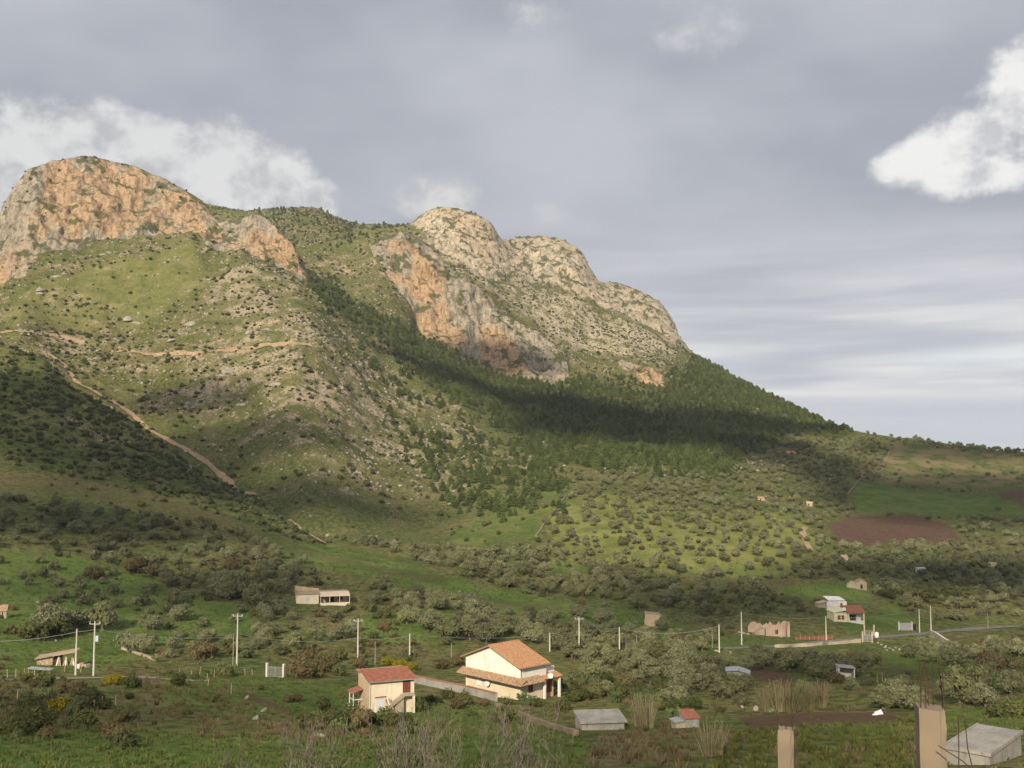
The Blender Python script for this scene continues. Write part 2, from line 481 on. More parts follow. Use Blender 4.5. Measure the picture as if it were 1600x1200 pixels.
# ------------------------------------------------------------------ ground cover masks
LUSH = [
    ([(410, 848), (520, 852), (640, 884), (760, 916), (880, 944), (1000, 962), (1110, 984), (1100, 1000), (1000, 985), (860, 968), (760, 948), (620, 915), (500, 888)], 1.0),
    ([(0, 858), (120, 868), (240, 905), (360, 945), (420, 985), (300, 1000), (150, 1050), (0, 1050)], 0.75),
    ([(-20, 1140), (300, 1150), (900, 1150), (900, 1215), (-20, 1215)], 0.85),
    ([(250, 1060), (420, 1052), (540, 1075), (540, 1120), (420, 1125), (260, 1100)], 0.55),
    ([(540, 970), (720, 940), (720, 1010), (560, 1000)], 0.8),
    ([(640, 1090), (800, 1110), (920, 1160), (900, 1200), (640, 1200)], 0.8),
    ([(1000, 985), (1180, 1000), (1300, 1010), (1050, 1010)], 0.7),
    ([(1210, 915), (1340, 910), (1360, 935), (1240, 935)], 0.95),
    ([(1310, 962), (1400, 950), (1460, 985), (1330, 990)], 0.9),
    ([(1330, 752), (1430, 768), (1600, 780), (1600, 812), (1480, 806), (1340, 800)], 0.75),
    ([(850, 790), (950, 770), (1100, 800), (1250, 800), (1280, 850), (1250, 905), (1000, 895), (860, 885)], 1.0),  # grove floor: its patch of sun is brightened in the grass colour
    ([(1350, 1010), (1480, 1030), (1600, 1060), (1600, 1085), (1400, 1050)], 0.8),
    ([(1180, 1135), (1420, 1118), (1600, 1105), (1600, 1140), (1400, 1150)], 0.6),
    ([(1060, 700), (1140, 740), (1130, 760), (1040, 745)], 0.3),
    ([(850, 765), (900, 752), (930, 770), (880, 830), (720, 860), (700, 835)], 0.5),
    ([(60, 440), (300, 375), (330, 440), (200, 520), (0, 500)], 0.42),
    ([(300, 325), (400, 332), (360, 350), (320, 345)], 0.4),
    ([(540, 360), (680, 345), (660, 372), (560, 385)], 0.3),
]
SOIL = [
    ([(1292, 818), (1340, 806), (1420, 806), (1470, 815), (1503, 842), (1480, 851), (1400, 852), (1310, 852)], 1.0),
    ([(1135, 1025), (1170, 1030), (1255, 1068), (1190, 1065)], 0.9),
    ([(1150, 1120), (1280, 1112), (1420, 1116), (1400, 1132), (1180, 1140)], 0.9),
    ([(425, 846), (540, 868), (700, 905), (690, 912), (520, 882), (430, 858)], 0.42),
    ([(760, 935), (860, 942), (880, 950), (780, 948)], 0.4),
    ([(1060, 906), (1250, 908), (1240, 918), (1070, 914)], 0.5),
    ([(0, 740), (160, 748), (330, 795), (420, 830), (300, 812), (120, 775), (0, 764)], 0.28),
    ([(1560, 770), (1600, 765), (1600, 790), (1565, 780)], 0.8),
    ([(380, 1078), (470, 1118), (455, 1122), (380, 1090)], 0.8),
    ([(1040, 985), (1110, 990), (1100, 1003), (1040, 998)], 0.8),
    ([(1380, 1035), (1440, 1045), (1430, 1055), (1390, 1048)], 0.7),
]
DRY = [
    ([(1390, 690), (1600, 712), (1600, 760), (1480, 758), (1330, 748)], 0.8),
    ([(140, 1055), (400, 1075), (400, 1130), (180, 1120)], 0.6),
    ([(640, 1050), (900, 1090), (860, 1110), (650, 1090)], 0.4),
    ([(0, 1080), (140, 1075), (220, 1130), (0, 1150)], 0.35),
    ([(300, 1100), (480, 1120), (640, 1140), (620, 1175), (300, 1150)], 0.5),
    ([(960, 1120), (1180, 1150), (1150, 1205), (900, 1205)], 0.5),
    ([(430, 950), (560, 955), (540, 985), (420, 980)], 0.45),
    ([(180, 905), (330, 950), (300, 965), (170, 920)], 0.4),
]
flatw = fbm(G / 14.0, 3, 81) * 7
front = (KK < 13.0) | ((KK < 17.2) & (UU < 1330)) | (KK < 14.2)


def regions(lst, e=4.0):
    out = np.zeros(PU.shape)
    for poly, s in lst:
        p = np.asarray(poly, float)
        m = (PU > p[:, 0].min() - 20) & (PU < p[:, 0].max() + 20) & (PV > p[:, 1].min() - 20) & (PV < p[:, 1].max() + 20) & front
        if m.any():
            sd = poly_sd(PU[m], PV[m], p) + flatw[m] * np.clip((PV[m] - 650) / 250, 0.25, 1)
            out[m] = np.maximum(out[m], s * sstep(sd, -e, e))
    return out


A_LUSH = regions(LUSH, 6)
A_SOIL = regions(SOIL, 2.5)
A_DRY = regions(DRY, 8)
# bare rock in the turf: most on the spur and the gullied flanks
sp = sstep(poly_sd(PU, PV, SPUR), -60, 40) * (KK > 9.6) * (KK < 13.4)
A_SCREE = np.clip(mount * (0.50 + 0.24 * sp) + 0.42 * hillk + 0.25 * (1 - SLOPE) * mount, 0, 1) * (1 - ROCK) * (1 - 0.55 * A_LUSH)
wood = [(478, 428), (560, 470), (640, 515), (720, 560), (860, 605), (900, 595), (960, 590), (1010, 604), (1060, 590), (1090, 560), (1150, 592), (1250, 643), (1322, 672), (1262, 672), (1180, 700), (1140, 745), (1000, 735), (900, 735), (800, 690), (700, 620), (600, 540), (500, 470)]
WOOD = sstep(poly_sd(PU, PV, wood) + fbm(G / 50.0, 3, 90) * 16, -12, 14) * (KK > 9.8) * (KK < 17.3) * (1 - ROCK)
FLANK = [(560, 392), (640, 352), (690, 372), (780, 392), (850, 400), (930, 440), (1010, 470), (1080, 552), (1040, 580), (960, 570), (890, 560), (800, 500), (700, 430)]
fl = sstep(poly_sd(PU, PV, FLANK), -20, 25) * (KK > 14.5) * (KK < 17.4) * (1 - ROCK)
A_SCREE = np.maximum(A_SCREE, fl * 0.95)
A_SCREE *= 1 - 0.7 * WOOD


# ------------------------------------------------------------------ materials
MATS = {}


def new_mat(name):
    m = bpy.data.materials.new(name)
    m.use_nodes = True
    MATS[name] = m
    return m, NT(m.node_tree)


def finish(nt, color, rough=0.9, normal=None, spec=0.15, extra=None):
    b = nt.n('ShaderNodeBsdfPrincipled')
    nt.put(b.inputs['Base Color'], (*color, 1.0) if isinstance(color, tuple) and len(color) == 3 else color)
    nt.put(b.inputs['Roughness'], rough)
    b.inputs['Specular IOR Level'].default_value = spec
    if normal is not None:
        nt.put(b.inputs['Normal'], normal)
    sh = b.outputs[0]
    if extra is not None:
        sh = extra(nt, sh)
    o = nt.n('ShaderNodeOutputMaterial')
    nt.put(o.inputs[0], sh)
    return b


def bump(nt, h, strength=0.5, dist=1.0):
    b = nt.n('ShaderNodeBump')
    b.inputs['Strength'].default_value = strength
    b.inputs['Distance'].default_value = dist
    nt.put(b.inputs['Height'], h)
    return b.outputs[0]


def attr(nt, name):
    a = nt.n('ShaderNodeAttribute')
    a.attribute_name = name
    return a.outputs['Fac']


def terrain_material():
    m, t = new_mat('terrain')
    geo = t.n('ShaderNodeNewGeometry')
    pos = geo.outputs['Position']
    sep = t.n('ShaderNodeSeparateXYZ')
    t.put(sep.inputs[0], geo.outputs['Normal'])
    up = sep.outputs[2]
    n40, n8 = attr(t, 'patch'), attr(t, 'mottle')
    n2 = t.noise(pos, 1 / 2.2, 4, 0.68)
    nf = n2
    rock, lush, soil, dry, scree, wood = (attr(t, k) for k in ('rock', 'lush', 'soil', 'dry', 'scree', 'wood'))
    # turf
    turf = t.mix(t.smooth(n40, 0.38, 0.62), (0.100, 0.125, 0.040), (0.160, 0.158, 0.060))
    turf = t.mix(t.m('MULTIPLY', attr(t, 'alp_sunpatch'), 0.7), turf, t.mix(t.smooth(n40, 0.38, 0.62), (0.125, 0.122, 0.046), (0.175, 0.150, 0.066)))
    turf = t.mix(t.m('MULTIPLY', t.smooth(n8, 0.46, 0.70), 0.75), turf, (0.175, 0.145, 0.072))
    turf = t.mix(t.m('MULTIPLY', t.smooth(n2, 0.46, 0.60), 0.75), turf, (0.048, 0.064, 0.022))
    turf = t.mix(t.m('MULTIPLY', t.smooth(n2, 0.48, 0.36), 0.5), turf, (0.185, 0.175, 0.072))
    # drier sward
    turf = t.mix(t.m('MULTIPLY', dry, t.smooth(n8, 0.34, 0.58)), turf, (0.205, 0.165, 0.090))
    # fresh green
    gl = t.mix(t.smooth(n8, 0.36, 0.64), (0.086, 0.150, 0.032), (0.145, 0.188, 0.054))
    gl = t.mix(attr(t, 'alp_sunpatch'), gl, t.mix(t.smooth(n8, 0.36, 0.64), (0.175, 0.190, 0.056), (0.235, 0.225, 0.080)))
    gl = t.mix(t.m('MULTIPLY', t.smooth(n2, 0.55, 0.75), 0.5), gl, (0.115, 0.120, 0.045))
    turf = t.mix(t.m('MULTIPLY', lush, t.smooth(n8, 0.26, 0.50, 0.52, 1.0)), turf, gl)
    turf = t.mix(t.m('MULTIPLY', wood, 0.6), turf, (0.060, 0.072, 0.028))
    # ploughed soil
    furrow = n2
    sl = t.mix(t.smooth(furrow, 0.35, 0.65), (0.098, 0.060, 0.043), (0.140, 0.090, 0.064))
    turf = t.mix(t.m('MULTIPLY', soil, t.smooth(n8, 0.16, 0.40, 0.6, 1.0)), turf, sl)
    # stones lying bare in the turf
    sel = t.m('ADD', t.m('MULTIPLY', n40, 0.5), t.m('ADD', t.m('MULTIPLY', n8, 0.75), t.m('MULTIPLY', n2, 1.35)))
    thr = t.m('SUBTRACT', 1.72, t.m('MULTIPLY', scree, 0.50))
    stone = t.smooth(t.m('SUBTRACT', sel, thr), -0.02, 0.09)
    stone = t.m('MULTIPLY', stone, t.smooth(scree, 0.05, 0.2))
    scol = t.mix(t.smooth(n8, 0.35, 0.65), (0.33, 0.290, 0.228), (0.39, 0.305, 0.215))
    scol = t.mix(t.m('MULTIPLY', t.smooth(nf, 0.5, 0.75), 0.5), scol, (0.17, 0.155, 0.13))
    scol = t.mix(t.m('MULTIPLY', attr(t, 'pale'), 0.6), scol, (0.62, 0.53, 0.38))  # summit stones lightened too, carrying sunlight in their colour
    turf = t.mix(t.m('MULTIPLY', stone, 0.85), turf, scol)
    # limestone of the cliffs: grey, stained orange under overhangs, streaked by run-off, fissures darkened
    st = t.vm('MULTIPLY', pos, (1.0, 1.0, 0.22))
    r30 = attr(t, 'stain')
    streak = t.noise(st, 1 / 3.6, 4, 0.65)
    fine = n2
    orange = attr(t, 'orange')
    rk = t.mix(t.smooth(streak, 0.34, 0.66), (0.240, 0.212, 0.172), (0.455, 0.388, 0.290))
    oc = t.mix(t.smooth(streak, 0.30, 0.62), (0.370, 0.220, 0.122), (0.510, 0.350, 0.212))
    rk = t.mix(t.m('MULTIPLY', t.smooth(t.m('ADD', r30, t.m('MULTIPLY', orange, 0.27)), 0.54, 0.70), 0.9), rk, oc)
    rk = t.mix(t.m('MULTIPLY', t.smooth(fine, 0.50, 0.66), 0.7), rk, (0.135, 0.120, 0.098))
    rk = t.mix(t.m('MULTIPLY', attr(t, 'pale'), 0.62), rk, t.mix(t.smooth(streak, 0.34, 0.62), (0.44, 0.36, 0.25), (0.68, 0.58, 0.42)))  # pale summit rock lightened further in colour, standing in for full sun
    rk = t.mix(t.m('MULTIPLY', t.smooth(streak, 0.44, 0.34), 0.8), rk, (0.150, 0.128, 0.102))  # dark fissures: the shade inside clefts drawn as rock colour
    # plants on ledges
    ledge = t.m('MULTIPLY', t.smooth(up, 0.50, 0.82), t.smooth(n8, 0.36, 0.58))
    green_tuft = t.smooth(t.m('ADD', n8, t.m('MULTIPLY', up, 0.18)), 0.66, 0.74)
    green_tuft = t.m('MAXIMUM', green_tuft, t.m('MULTIPLY', t.smooth(r30, 0.37, 0.29), t.smooth(n8, 0.42, 0.52)))
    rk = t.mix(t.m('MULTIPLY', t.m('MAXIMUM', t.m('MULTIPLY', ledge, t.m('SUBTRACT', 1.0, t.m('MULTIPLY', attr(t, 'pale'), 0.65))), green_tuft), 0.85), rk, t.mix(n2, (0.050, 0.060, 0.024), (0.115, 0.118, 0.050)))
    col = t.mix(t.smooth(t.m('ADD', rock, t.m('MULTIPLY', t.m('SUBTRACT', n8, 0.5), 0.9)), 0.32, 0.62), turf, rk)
    h = t.m('MULTIPLY', n2, t.m('ADD', 1.2, t.m('MULTIPLY', rock, 3.0)))
    bs = t.n('ShaderNodeBsdfDiffuse')
    t.put(bs.inputs[0], col)
    t.put(bs.inputs['Normal'], bump(t, h, 0.75, 1.0))
    o = t.n('ShaderNodeOutputMaterial')
    t.put(o.inputs[0], bs.outputs[0])
    return m


M_TERRAIN = terrain_material()

# orange staining: where the real faces carry it (west face, pillars and the wall of the middle cliff)
ORANGE = np.zeros(PU.shape)
for poly in ([(90, 262), (230, 268), (300, 320), (310, 360), (170, 372), (140, 340), (100, 345), (70, 310)],
             [(600, 372), (640, 372), (668, 400), (700, 470), (720, 500), (720, 540), (690, 530), (648, 520), (642, 470), (600, 420)],
             [(760, 520), (800, 530), (800, 580), (756, 566)], [(400, 372), (480, 400), (482, 430), (410, 395)], [(990, 575), (1042, 580), (1042, 605), (1000, 600)], [(690, 330), (760, 350), (760, 400), (700, 350)]):
    ORANGE = np.maximum(ORANGE, sstep(poly_sd(PU, PV, poly), -22, 14))
ORANGE *= ROCK
PATCH = 0.5 + 0.42 * fbm(G / 42.0, 4, 201)
MOTTLE = 0.5 + 0.46 * fbm(G / 9.0, 4, 211, 0.6)
STAIN = 0.5 + 0.44 * fbm(G / np.array([30, 30, 55]), 5, 221, 0.6)
ATTRS = {'patch': PATCH, 'mottle': MOTTLE, 'stain': STAIN, 'rock': ROCK, 'lush': A_LUSH, 'soil': A_SOIL, 'dry': A_DRY, 'scree': A_SCREE, 'wood': WOOD, 'orange': ORANGE, 'alp_sunpatch': np.maximum(mount, 0.75 * sstep(poly_sd(PU, PV, LUSH[10][0]), -20, 20) * (KK < 10.6)), 'pale': np.where(KK > 15.2, np.maximum(rockT, fl), 0)}  # the grove's sun patch and the sunlit summits enter here as colour


# ------------------------------------------------------------------ object helpers
def tag(o, label=None, cat=None, group=None, kind=None):
    if label:
        o['label'] = label
    if cat:
        o['category'] = cat
    if group:
        o['group'] = group
    if kind:
        o['kind'] = kind
    return o


def mesh_np(name, V, F, mats=(), smooth=False, attrs=None, matidx=None):
    """V (n,3), F (m,4) or (m,3) -> mesh data."""
    me = bpy.data.meshes.new(name)
    V = np.asarray(V, np.float32)
    F = np.asarray(F, np.int32)
    n, c = F.shape
    me.vertices.add(len(V))
    me.vertices.foreach_set('co', V.ravel())
    me.loops.add(n * c)
    me.loops.foreach_set('vertex_index', F.ravel())
    me.polygons.add(n)
    me.polygons.foreach_set('loop_start', np.arange(0, n * c, c, dtype=np.int32))
    me.polygons.foreach_set('loop_total', np.full(n, c, np.int32))
    if matidx is not None:
        me.polygons.foreach_set('material_index', np.asarray(matidx, np.int32))
    me.polygons.foreach_set('use_smooth', np.full(n, smooth, bool))
    for k, v in (attrs or {}).items():
        a = me.attributes.new(k, 'FLOAT', 'POINT')
        a.data.foreach_set('value', np.asarray(v, np.float32))
    for mt in mats:
        me.materials.append(mt)
    me.update(calc_edges=True)
    me.validate()
    return me


def link(name, me, parent=None):
    o = bpy.data.objects.new(name, me)
    COL.objects.link(o)
    if parent is not None:
        o.parent = parent
    return o


def empty(name, loc, rz=0.0):
    o = bpy.data.objects.new(name, None)
    COL.objects.link(o)
    o.location = loc
    o.rotation_euler = (0, 0, rz)
    o.empty_display_size = 0.5
    return o


# ------------------------------------------------------------------ split the sheet into ground, near hill, mountain and its cliffs
idx = np.arange(NR * NC).reshape(NR, NC)
FACES = np.stack([idx[:-1, :-1], idx[:-1, 1:], idx[1:, 1:], idx[1:, :-1]], -1)
fk = (KP[:-1] + KP[1:])[:, None] / 2 + np.zeros((1, NC - 1))
fu = ((U[:-1] + U[1:]) / 2)[None, :] + np.zeros((NR - 1, 1))
fr = (ROCK[:-1, :-1] + ROCK[1:, 1:]) / 2
fpv = (PV[:-1, :-1] + PV[1:, 1:]) / 2
lim = np.interp(fu, [-600, 500, 560, 700, 850, 905, 1130, 1165, 1260, 1320, 1335], [9.45, 9.3, 8.9, 8.9, 9.3, 10.0, 10.05, 11.0, 12.3, 13.6, 99])
is_m = fk > lim
is_h = (~is_m) & (fk > 8.02) & (fu < 520) & (fk < 9.5)
soilf = (A_SOIL[:-1, :-1] + A_SOIL[1:, 1:]) / 2
is_p = (soilf > 0.35) & (fu > 1285) & (fu < 1510) & (fpv > 800) & (fpv < 858) & (fk < 10.2) & ~is_m
part = np.zeros(fk.shape, int)
part[is_m] = 1
part[is_h] = 2
part[is_p] = 3
for code, (rm, lo, hi) in {4: (rockW, 11.5, 13.65), 5: (rockM, 13.55, 15.85), 6: (rockT, 14.9, 17.7), 7: (rockS, 13.55, 15.3)}.items():
    f = (rm[:-1, :-1] + rm[1:, 1:]) / 2
    part[is_m & (f > 0.45) & (fk > lo) & (fk < hi)] = code
GF = G.reshape(-1, 3)
PART_NAMES = {0: 'ground', 1: 'mountain', 2: 'hill', 3: 'ploughed_field', 4: 'cliff', 5: 'cliff', 6: 'cliff', 7: 'cliff'}
CLIFF_LABELS = {4: 'broad ochre limestone cliff under the highest summit', 5: 'orange stained cliff face rising above the pine wood', 6: 'pale rocky cliffs of the three eastern summits', 7: 'small reddish cliff among the eastern pines'}
TERRAIN = {}
for code, nm in PART_NAMES.items():
    f = FACES[part == code]
    ids, inv = np.unique(f.ravel(), return_inverse=True)
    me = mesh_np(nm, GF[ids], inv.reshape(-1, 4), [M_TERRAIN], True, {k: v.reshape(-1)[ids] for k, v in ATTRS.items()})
    o = link(nm, me, TERRAIN.get(1) if code >= 4 else None)
    TERRAIN[code] = o
    if code < 4:
        tag(o, kind='structure')
    else:
        tag(o, CLIFF_LABELS[code])

# coarse copy for ray casts
cs = 2
Gc = G[::cs, ::cs]
nr, nc = Gc.shape[:2]
ic = np.arange(nr * nc).reshape(nr, nc)
Fc = np.stack([ic[:-1, :-1], ic[:-1, 1:], ic[1:, 1:], ic[1:, :-1]], -1).reshape(-1, 4)
BVH = BVHTree.FromPolygons(Gc.reshape(-1, 3).tolist(), Fc.tolist())


def hit(px, py):
    """The ground seen at this bearing and sight line."""
    x, y, z = ray(px, py)
    loc, n, i, dd = BVH.ray_cast(Vector((0, 0, 0)), Vector((float(x), float(y), float(z))))
    while loc is None:
        py += 2
        x, y, z = ray(px, py)
        loc, n, i, dd = BVH.ray_cast(Vector((0, 0, 0)), Vector((float(x), float(y), float(z))))
    return loc


def drop(x, y, z0=900.0, default=0.0):
    loc, n, i, dd = BVH.ray_cast(Vector((x, y, z0)), Vector((0, 0, -1)))
    return loc.z if loc is not None else default


def drop_n(x, y, z0=900.0):
    loc, n, i, dd = BVH.ray_cast(Vector((x, y, z0)), Vector((0, 0, -1)))
    return (loc, n) if loc is not None else (Vector((x, y, 0)), Vector((0, 0, 1)))


# the sea beyond the hills, reaching the horizon
sm, st_ = new_mat('sea')
finish(st_, (0.03, 0.06, 0.09), 0.35, bump(st_, st_.noise(st_.n('ShaderNodeTexCoord').outputs['Object'], 0.02, 5, 0.6), 0.3, 2.0), 0.4)
ang = np.linspace(0, 2 * math.pi, 97)[:-1]
V = [(0, 0, -140.0)] + [(3200 * math.cos(a), 3200 * math.sin(a), -140.0) for a in ang]
sea = link('sea', mesh_np('sea', V, [(0, i + 1, (i + 1) % 96 + 1) for i in range(96)], [sm]))
tag(sea, kind='structure')

# ------------------------------------------------------------------ foliage
def foliage_mat(name, a, b, c, trans=0.25, var=0.35):
    m, t = new_mat(name)
    tint = attr(t, 'tint')
    oi = t.n('ShaderNodeObjectInfo')
    rnd = oi.outputs['Random']
    col = t.mix(tint, a, b)
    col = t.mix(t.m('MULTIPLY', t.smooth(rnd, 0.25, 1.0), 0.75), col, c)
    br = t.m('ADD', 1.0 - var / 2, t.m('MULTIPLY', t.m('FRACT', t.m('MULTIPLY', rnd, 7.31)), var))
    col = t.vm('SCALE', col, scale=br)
    d = t.n('ShaderNodeBsdfDiffuse')
    t.put(d.inputs[0], col)
    tr = t.n('ShaderNodeBsdfTranslucent')
    t.put(tr.inputs[0], col)
    mx = t.n('ShaderNodeMixShader')
    mx.inputs[0].default_value = trans
    t.put(mx.inputs[1], d.outputs[0])
    t.put(mx.inputs[2], tr.outputs[0])
    o = t.n('ShaderNodeOutputMaterial')
    t.put(o.inputs[0], mx.outputs[0])
    return m


def plain_mat(name, col, rough=0.85, noise=None, col2=None, scale=1.0, lo=0.4, hi=0.65, bumps=0.0, spec=0.2, metal=0.0):
    m, t = new_mat(name)
    c = (*col, 1.0)
    nrm = None
    if col2 is not None:
        co = t.n('ShaderNodeTexCoord').outputs['Object']
        n = t.noise(co, scale, 5, 0.6, 0.2)
        c = t.mix(t.smooth(n, lo, hi), col, col2)
        if bumps:
            nrm = bump(t, n, bumps, 0.05)
    b = finish(t, c, rough, nrm, spec)
    b.inputs['Metallic'].default_value = metal
    return m


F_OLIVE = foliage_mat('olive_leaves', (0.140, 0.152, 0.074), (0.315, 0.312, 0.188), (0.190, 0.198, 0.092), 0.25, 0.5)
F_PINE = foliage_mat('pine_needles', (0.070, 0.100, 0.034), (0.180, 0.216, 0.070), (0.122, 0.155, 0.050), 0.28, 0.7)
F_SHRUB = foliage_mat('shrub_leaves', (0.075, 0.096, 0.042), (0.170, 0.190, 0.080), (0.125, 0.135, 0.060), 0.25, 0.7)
F_AUTUMN = foliage_mat('autumn_leaves', (0.130, 0.110, 0.052), (0.235, 0.195, 0.090), (0.150, 0.105, 0.058), 0.3, 0.5)
F_GREENBUSH = foliage_mat('bush_leaves', (0.074, 0.090, 0.032), (0.170, 0.180, 0.066), (0.140, 0.138, 0.056), 0.28, 0.6)
F_BROOM = foliage_mat('broom_flowers', (0.080, 0.085, 0.020), (0.46, 0.36, 0.020), (0.30, 0.25, 0.025), 0.3, 0.3)
F_REED = foliage_mat('reed_leaves', (0.20, 0.190, 0.092), (0.42, 0.350, 0.21), (0.19, 0.195, 0.088), 0.35, 0.3)
F_GRASS = foliage_mat('grass_blades', (0.085, 0.130, 0.032), (0.165, 0.195, 0.060), (0.150, 0.150, 0.060), 0.3, 0.5)
F_DRYGRASS = foliage_mat('dry_grass_blades', (0.150, 0.118, 0.060), (0.260, 0.205, 0.115), (0.150, 0.100, 0.060), 0.3, 0.5)
F_WEED = foliage_mat('weed_leaves', (0.072, 0.098, 0.028), (0.190, 0.185, 0.048), (0.105, 0.112, 0.040), 0.3, 0.5)
F_CACTUS = foliage_mat('cactus_pads', (0.10, 0.135, 0.055), (0.19, 0.215, 0.095), (0.13, 0.16, 0.07), 0.05, 0.3)
M_BARK = plain_mat('bark', (0.115, 0.095, 0.072), 0.95, col2=(0.20, 0.175, 0.145), scale=6.0)
M_TWIG = plain_mat('grey_twig', (0.13, 0.105, 0.082), 0.95, col2=(0.24, 0.205, 0.165), scale=1.2)
M_STONE = plain_mat('limestone', (0.27, 0.245, 0.205), 0.95, col2=(0.40, 0.355, 0.285), scale=0.7, bumps=0.5)


def leaf_quads(P, Nn, size, rng, aspect=(0.5, 1.0)):
    """Quads centred at P facing roughly Nn."""
    n = len(P)
    Nn = Nn / np.maximum(np.linalg.norm(Nn, axis=1, keepdims=True), 1e-6)
    t = rng.normal(size=(n, 3))
    t -= (t * Nn).sum(1, keepdims=True) * Nn
    t /= np.maximum(np.linalg.norm(t, axis=1, keepdims=True), 1e-6)
    b = np.cross(Nn, t)
    s = (size * rng.uniform(0.6, 1.25, n))[:, None] * 0.5
    a = rng.uniform(*aspect, n)[:, None]
    k = rng.uniform(0.25, 0.6, n)[:, None]
    V = np.stack([P - t * s - b * s * a, P + t * s * 0.3 - b * s * a * k, P + t * s + b * s * a * 0.4, P - t * s * 0.3 + b * s * a], 1)
    return V.reshape(-1, 3), np.arange(4 * n).reshape(n, 4)


# closed inner body of a leaf mass: a blunt quad sphere
CORE_V, CORE_F = [], []
for _i in range(4):
    for _j in range(6):
        _a, _b = math.pi * (_i + 0.5) / 4, 2 * math.pi * _j / 6
        CORE_V.append((math.sin(_a) * math.cos(_b), math.sin(_a) * math.sin(_b), math.cos(_a)))
for _i in range(3):
    for _j in range(6):
        CORE_F.append((_i * 6 + _j, (_i + 1) * 6 + _j, (_i + 1) * 6 + (_j + 1) % 6, _i * 6 + (_j + 1) % 6))
CORE_F += [(0, 1, 2, 3), (0, 3, 4, 5), (18, 21, 20, 19), (18, 23, 22, 21)]
CORE_V, CORE_F = np.array(CORE_V), np.array(CORE_F)


def crown(seed, lobes, nleaf, size, shell=0.72, jit=0.65, squash=None, upb=0.15, core=True):
    rng = np.random.default_rng(seed)
    L = np.array(lobes, float)
    wgt = (L[:, 3] * L[:, 4] + L[:, 4] * L[:, 5] + L[:, 3] * L[:, 5])
    k = rng.choice(len(L), nleaf * 2, p=wgt / wgt.sum())
    d = rng.normal(size=(nleaf * 2, 3))
    d /= np.linalg.norm(d, axis=1, keepdims=True)
    # uneven surface: bumps of foliage with gaps between
    br = 1 + 0.22 * np.sin(d[:, 0] * 6 + k * 1.7) * np.sin(d[:, 1] * 5 + k) + 0.15 * np.sin(d[:, 2] * 9 + k * 2.3)
    rad = (shell + (1 - shell) * rng.random(nleaf * 2) ** 0.6) * br
    P = L[k, :3] + d * L[k, 3:] * rad[:, None]
    keep = np.ones(len(P), bool)
    for j in range(len(L)):
        q = np.linalg.norm((P - L[j, :3]) / L[j, 3:], axis=1)
        keep &= (q > shell * 0.85) | (k == j)
    P, d, k = P[keep][:nleaf], d[keep][:nleaf], k[keep][:nleaf]
    Nn = d + rng.normal(size=d.shape) * jit + [0, 0, upb]
    V, F = leaf_quads(P, Nn, size, rng)
    if core:
        V, F = [V], [F]
        off = len(V[0])
        for l in L:
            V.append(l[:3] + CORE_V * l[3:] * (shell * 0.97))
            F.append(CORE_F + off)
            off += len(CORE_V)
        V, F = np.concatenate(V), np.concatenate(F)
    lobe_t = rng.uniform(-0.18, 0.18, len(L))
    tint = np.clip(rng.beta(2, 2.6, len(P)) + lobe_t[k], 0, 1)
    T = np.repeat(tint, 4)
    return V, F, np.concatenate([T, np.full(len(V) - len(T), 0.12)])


def tube_np(path, radii, sides=5):
    path = [Vector(p) for p in path]
    V, F = [], []
    for i, p in enumerate(path):
        d = (path[min(i + 1, len(path) - 1)] - path[max(i - 1, 0)]).normalized()
        a = d.orthogonal().normalized()
        b = d.cross(a)
        for s in range(sides):
            an = 2 * math.pi * s / sides
            V.append(p + (a * math.cos(an) + b * math.sin(an)) * radii[i])
    for i in range(len(path) - 1):
        for s in range(sides):
            s2 = (s + 1) % sides
            F.append((i * sides + s, i * sides + s2, (i + 1) * sides + s2, (i + 1) * sides + s))
    return np.array([tuple(v) for v in V]), np.array(F)


def merge(parts):
    """[(V, F, tint, matindex)] -> arrays"""
    Vs, Fs, Ts, Ms, off = [], [], [], [], 0
    for V, F, T, mi in parts:
        Vs.append(V)
        Fs.append(F + off)
        Ts.append(np.zeros(len(V)) if T is None else T)
        Ms.append(np.full(len(F), mi))
        off += len(V)
    return np.concatenate(Vs), np.concatenate(Fs), np.concatenate(Ts), np.concatenate(Ms)


def trunk_np(seed, h, r0, spread, nl=4, base=(0, 0)):
    rng = np.random.default_rng(seed)
    fork = h * 0.42
    lean = rng.normal(size=2) * 0.18
    parts = [tube_np([(base[0], base[1], -0.5), (base[0] + lean[0] * 0.3, base[1] + lean[1] * 0.3, fork * 0.5), (base[0] + lean[0], base[1] + lean[1], fork)], [r0 * 1.35, r0, r0 * 0.8], 6)]
    for i in range(nl):
        a = 2 * math.pi * (i + rng.random() * 0.6) / nl
        e = spread * rng.uniform(0.6, 1.0)
        p0 = np.array([base[0] + lean[0], base[1] + lean[1], fork * 0.95])
        p2 = np.array([base[0] + math.cos(a) * e, base[1] + math.sin(a) * e, h * rng.uniform(0.75, 0.98)])
        p1 = (p0 + p2) / 2 + np.array([0, 0, 0.15 * h])
        parts.append(tube_np([p0, p1, p2], [r0 * 0.55, r0 * 0.36, r0 * 0.12], 5))
    V, F, _, _ = merge([(v, f, None, 0) for v, f in parts])
    return V, F


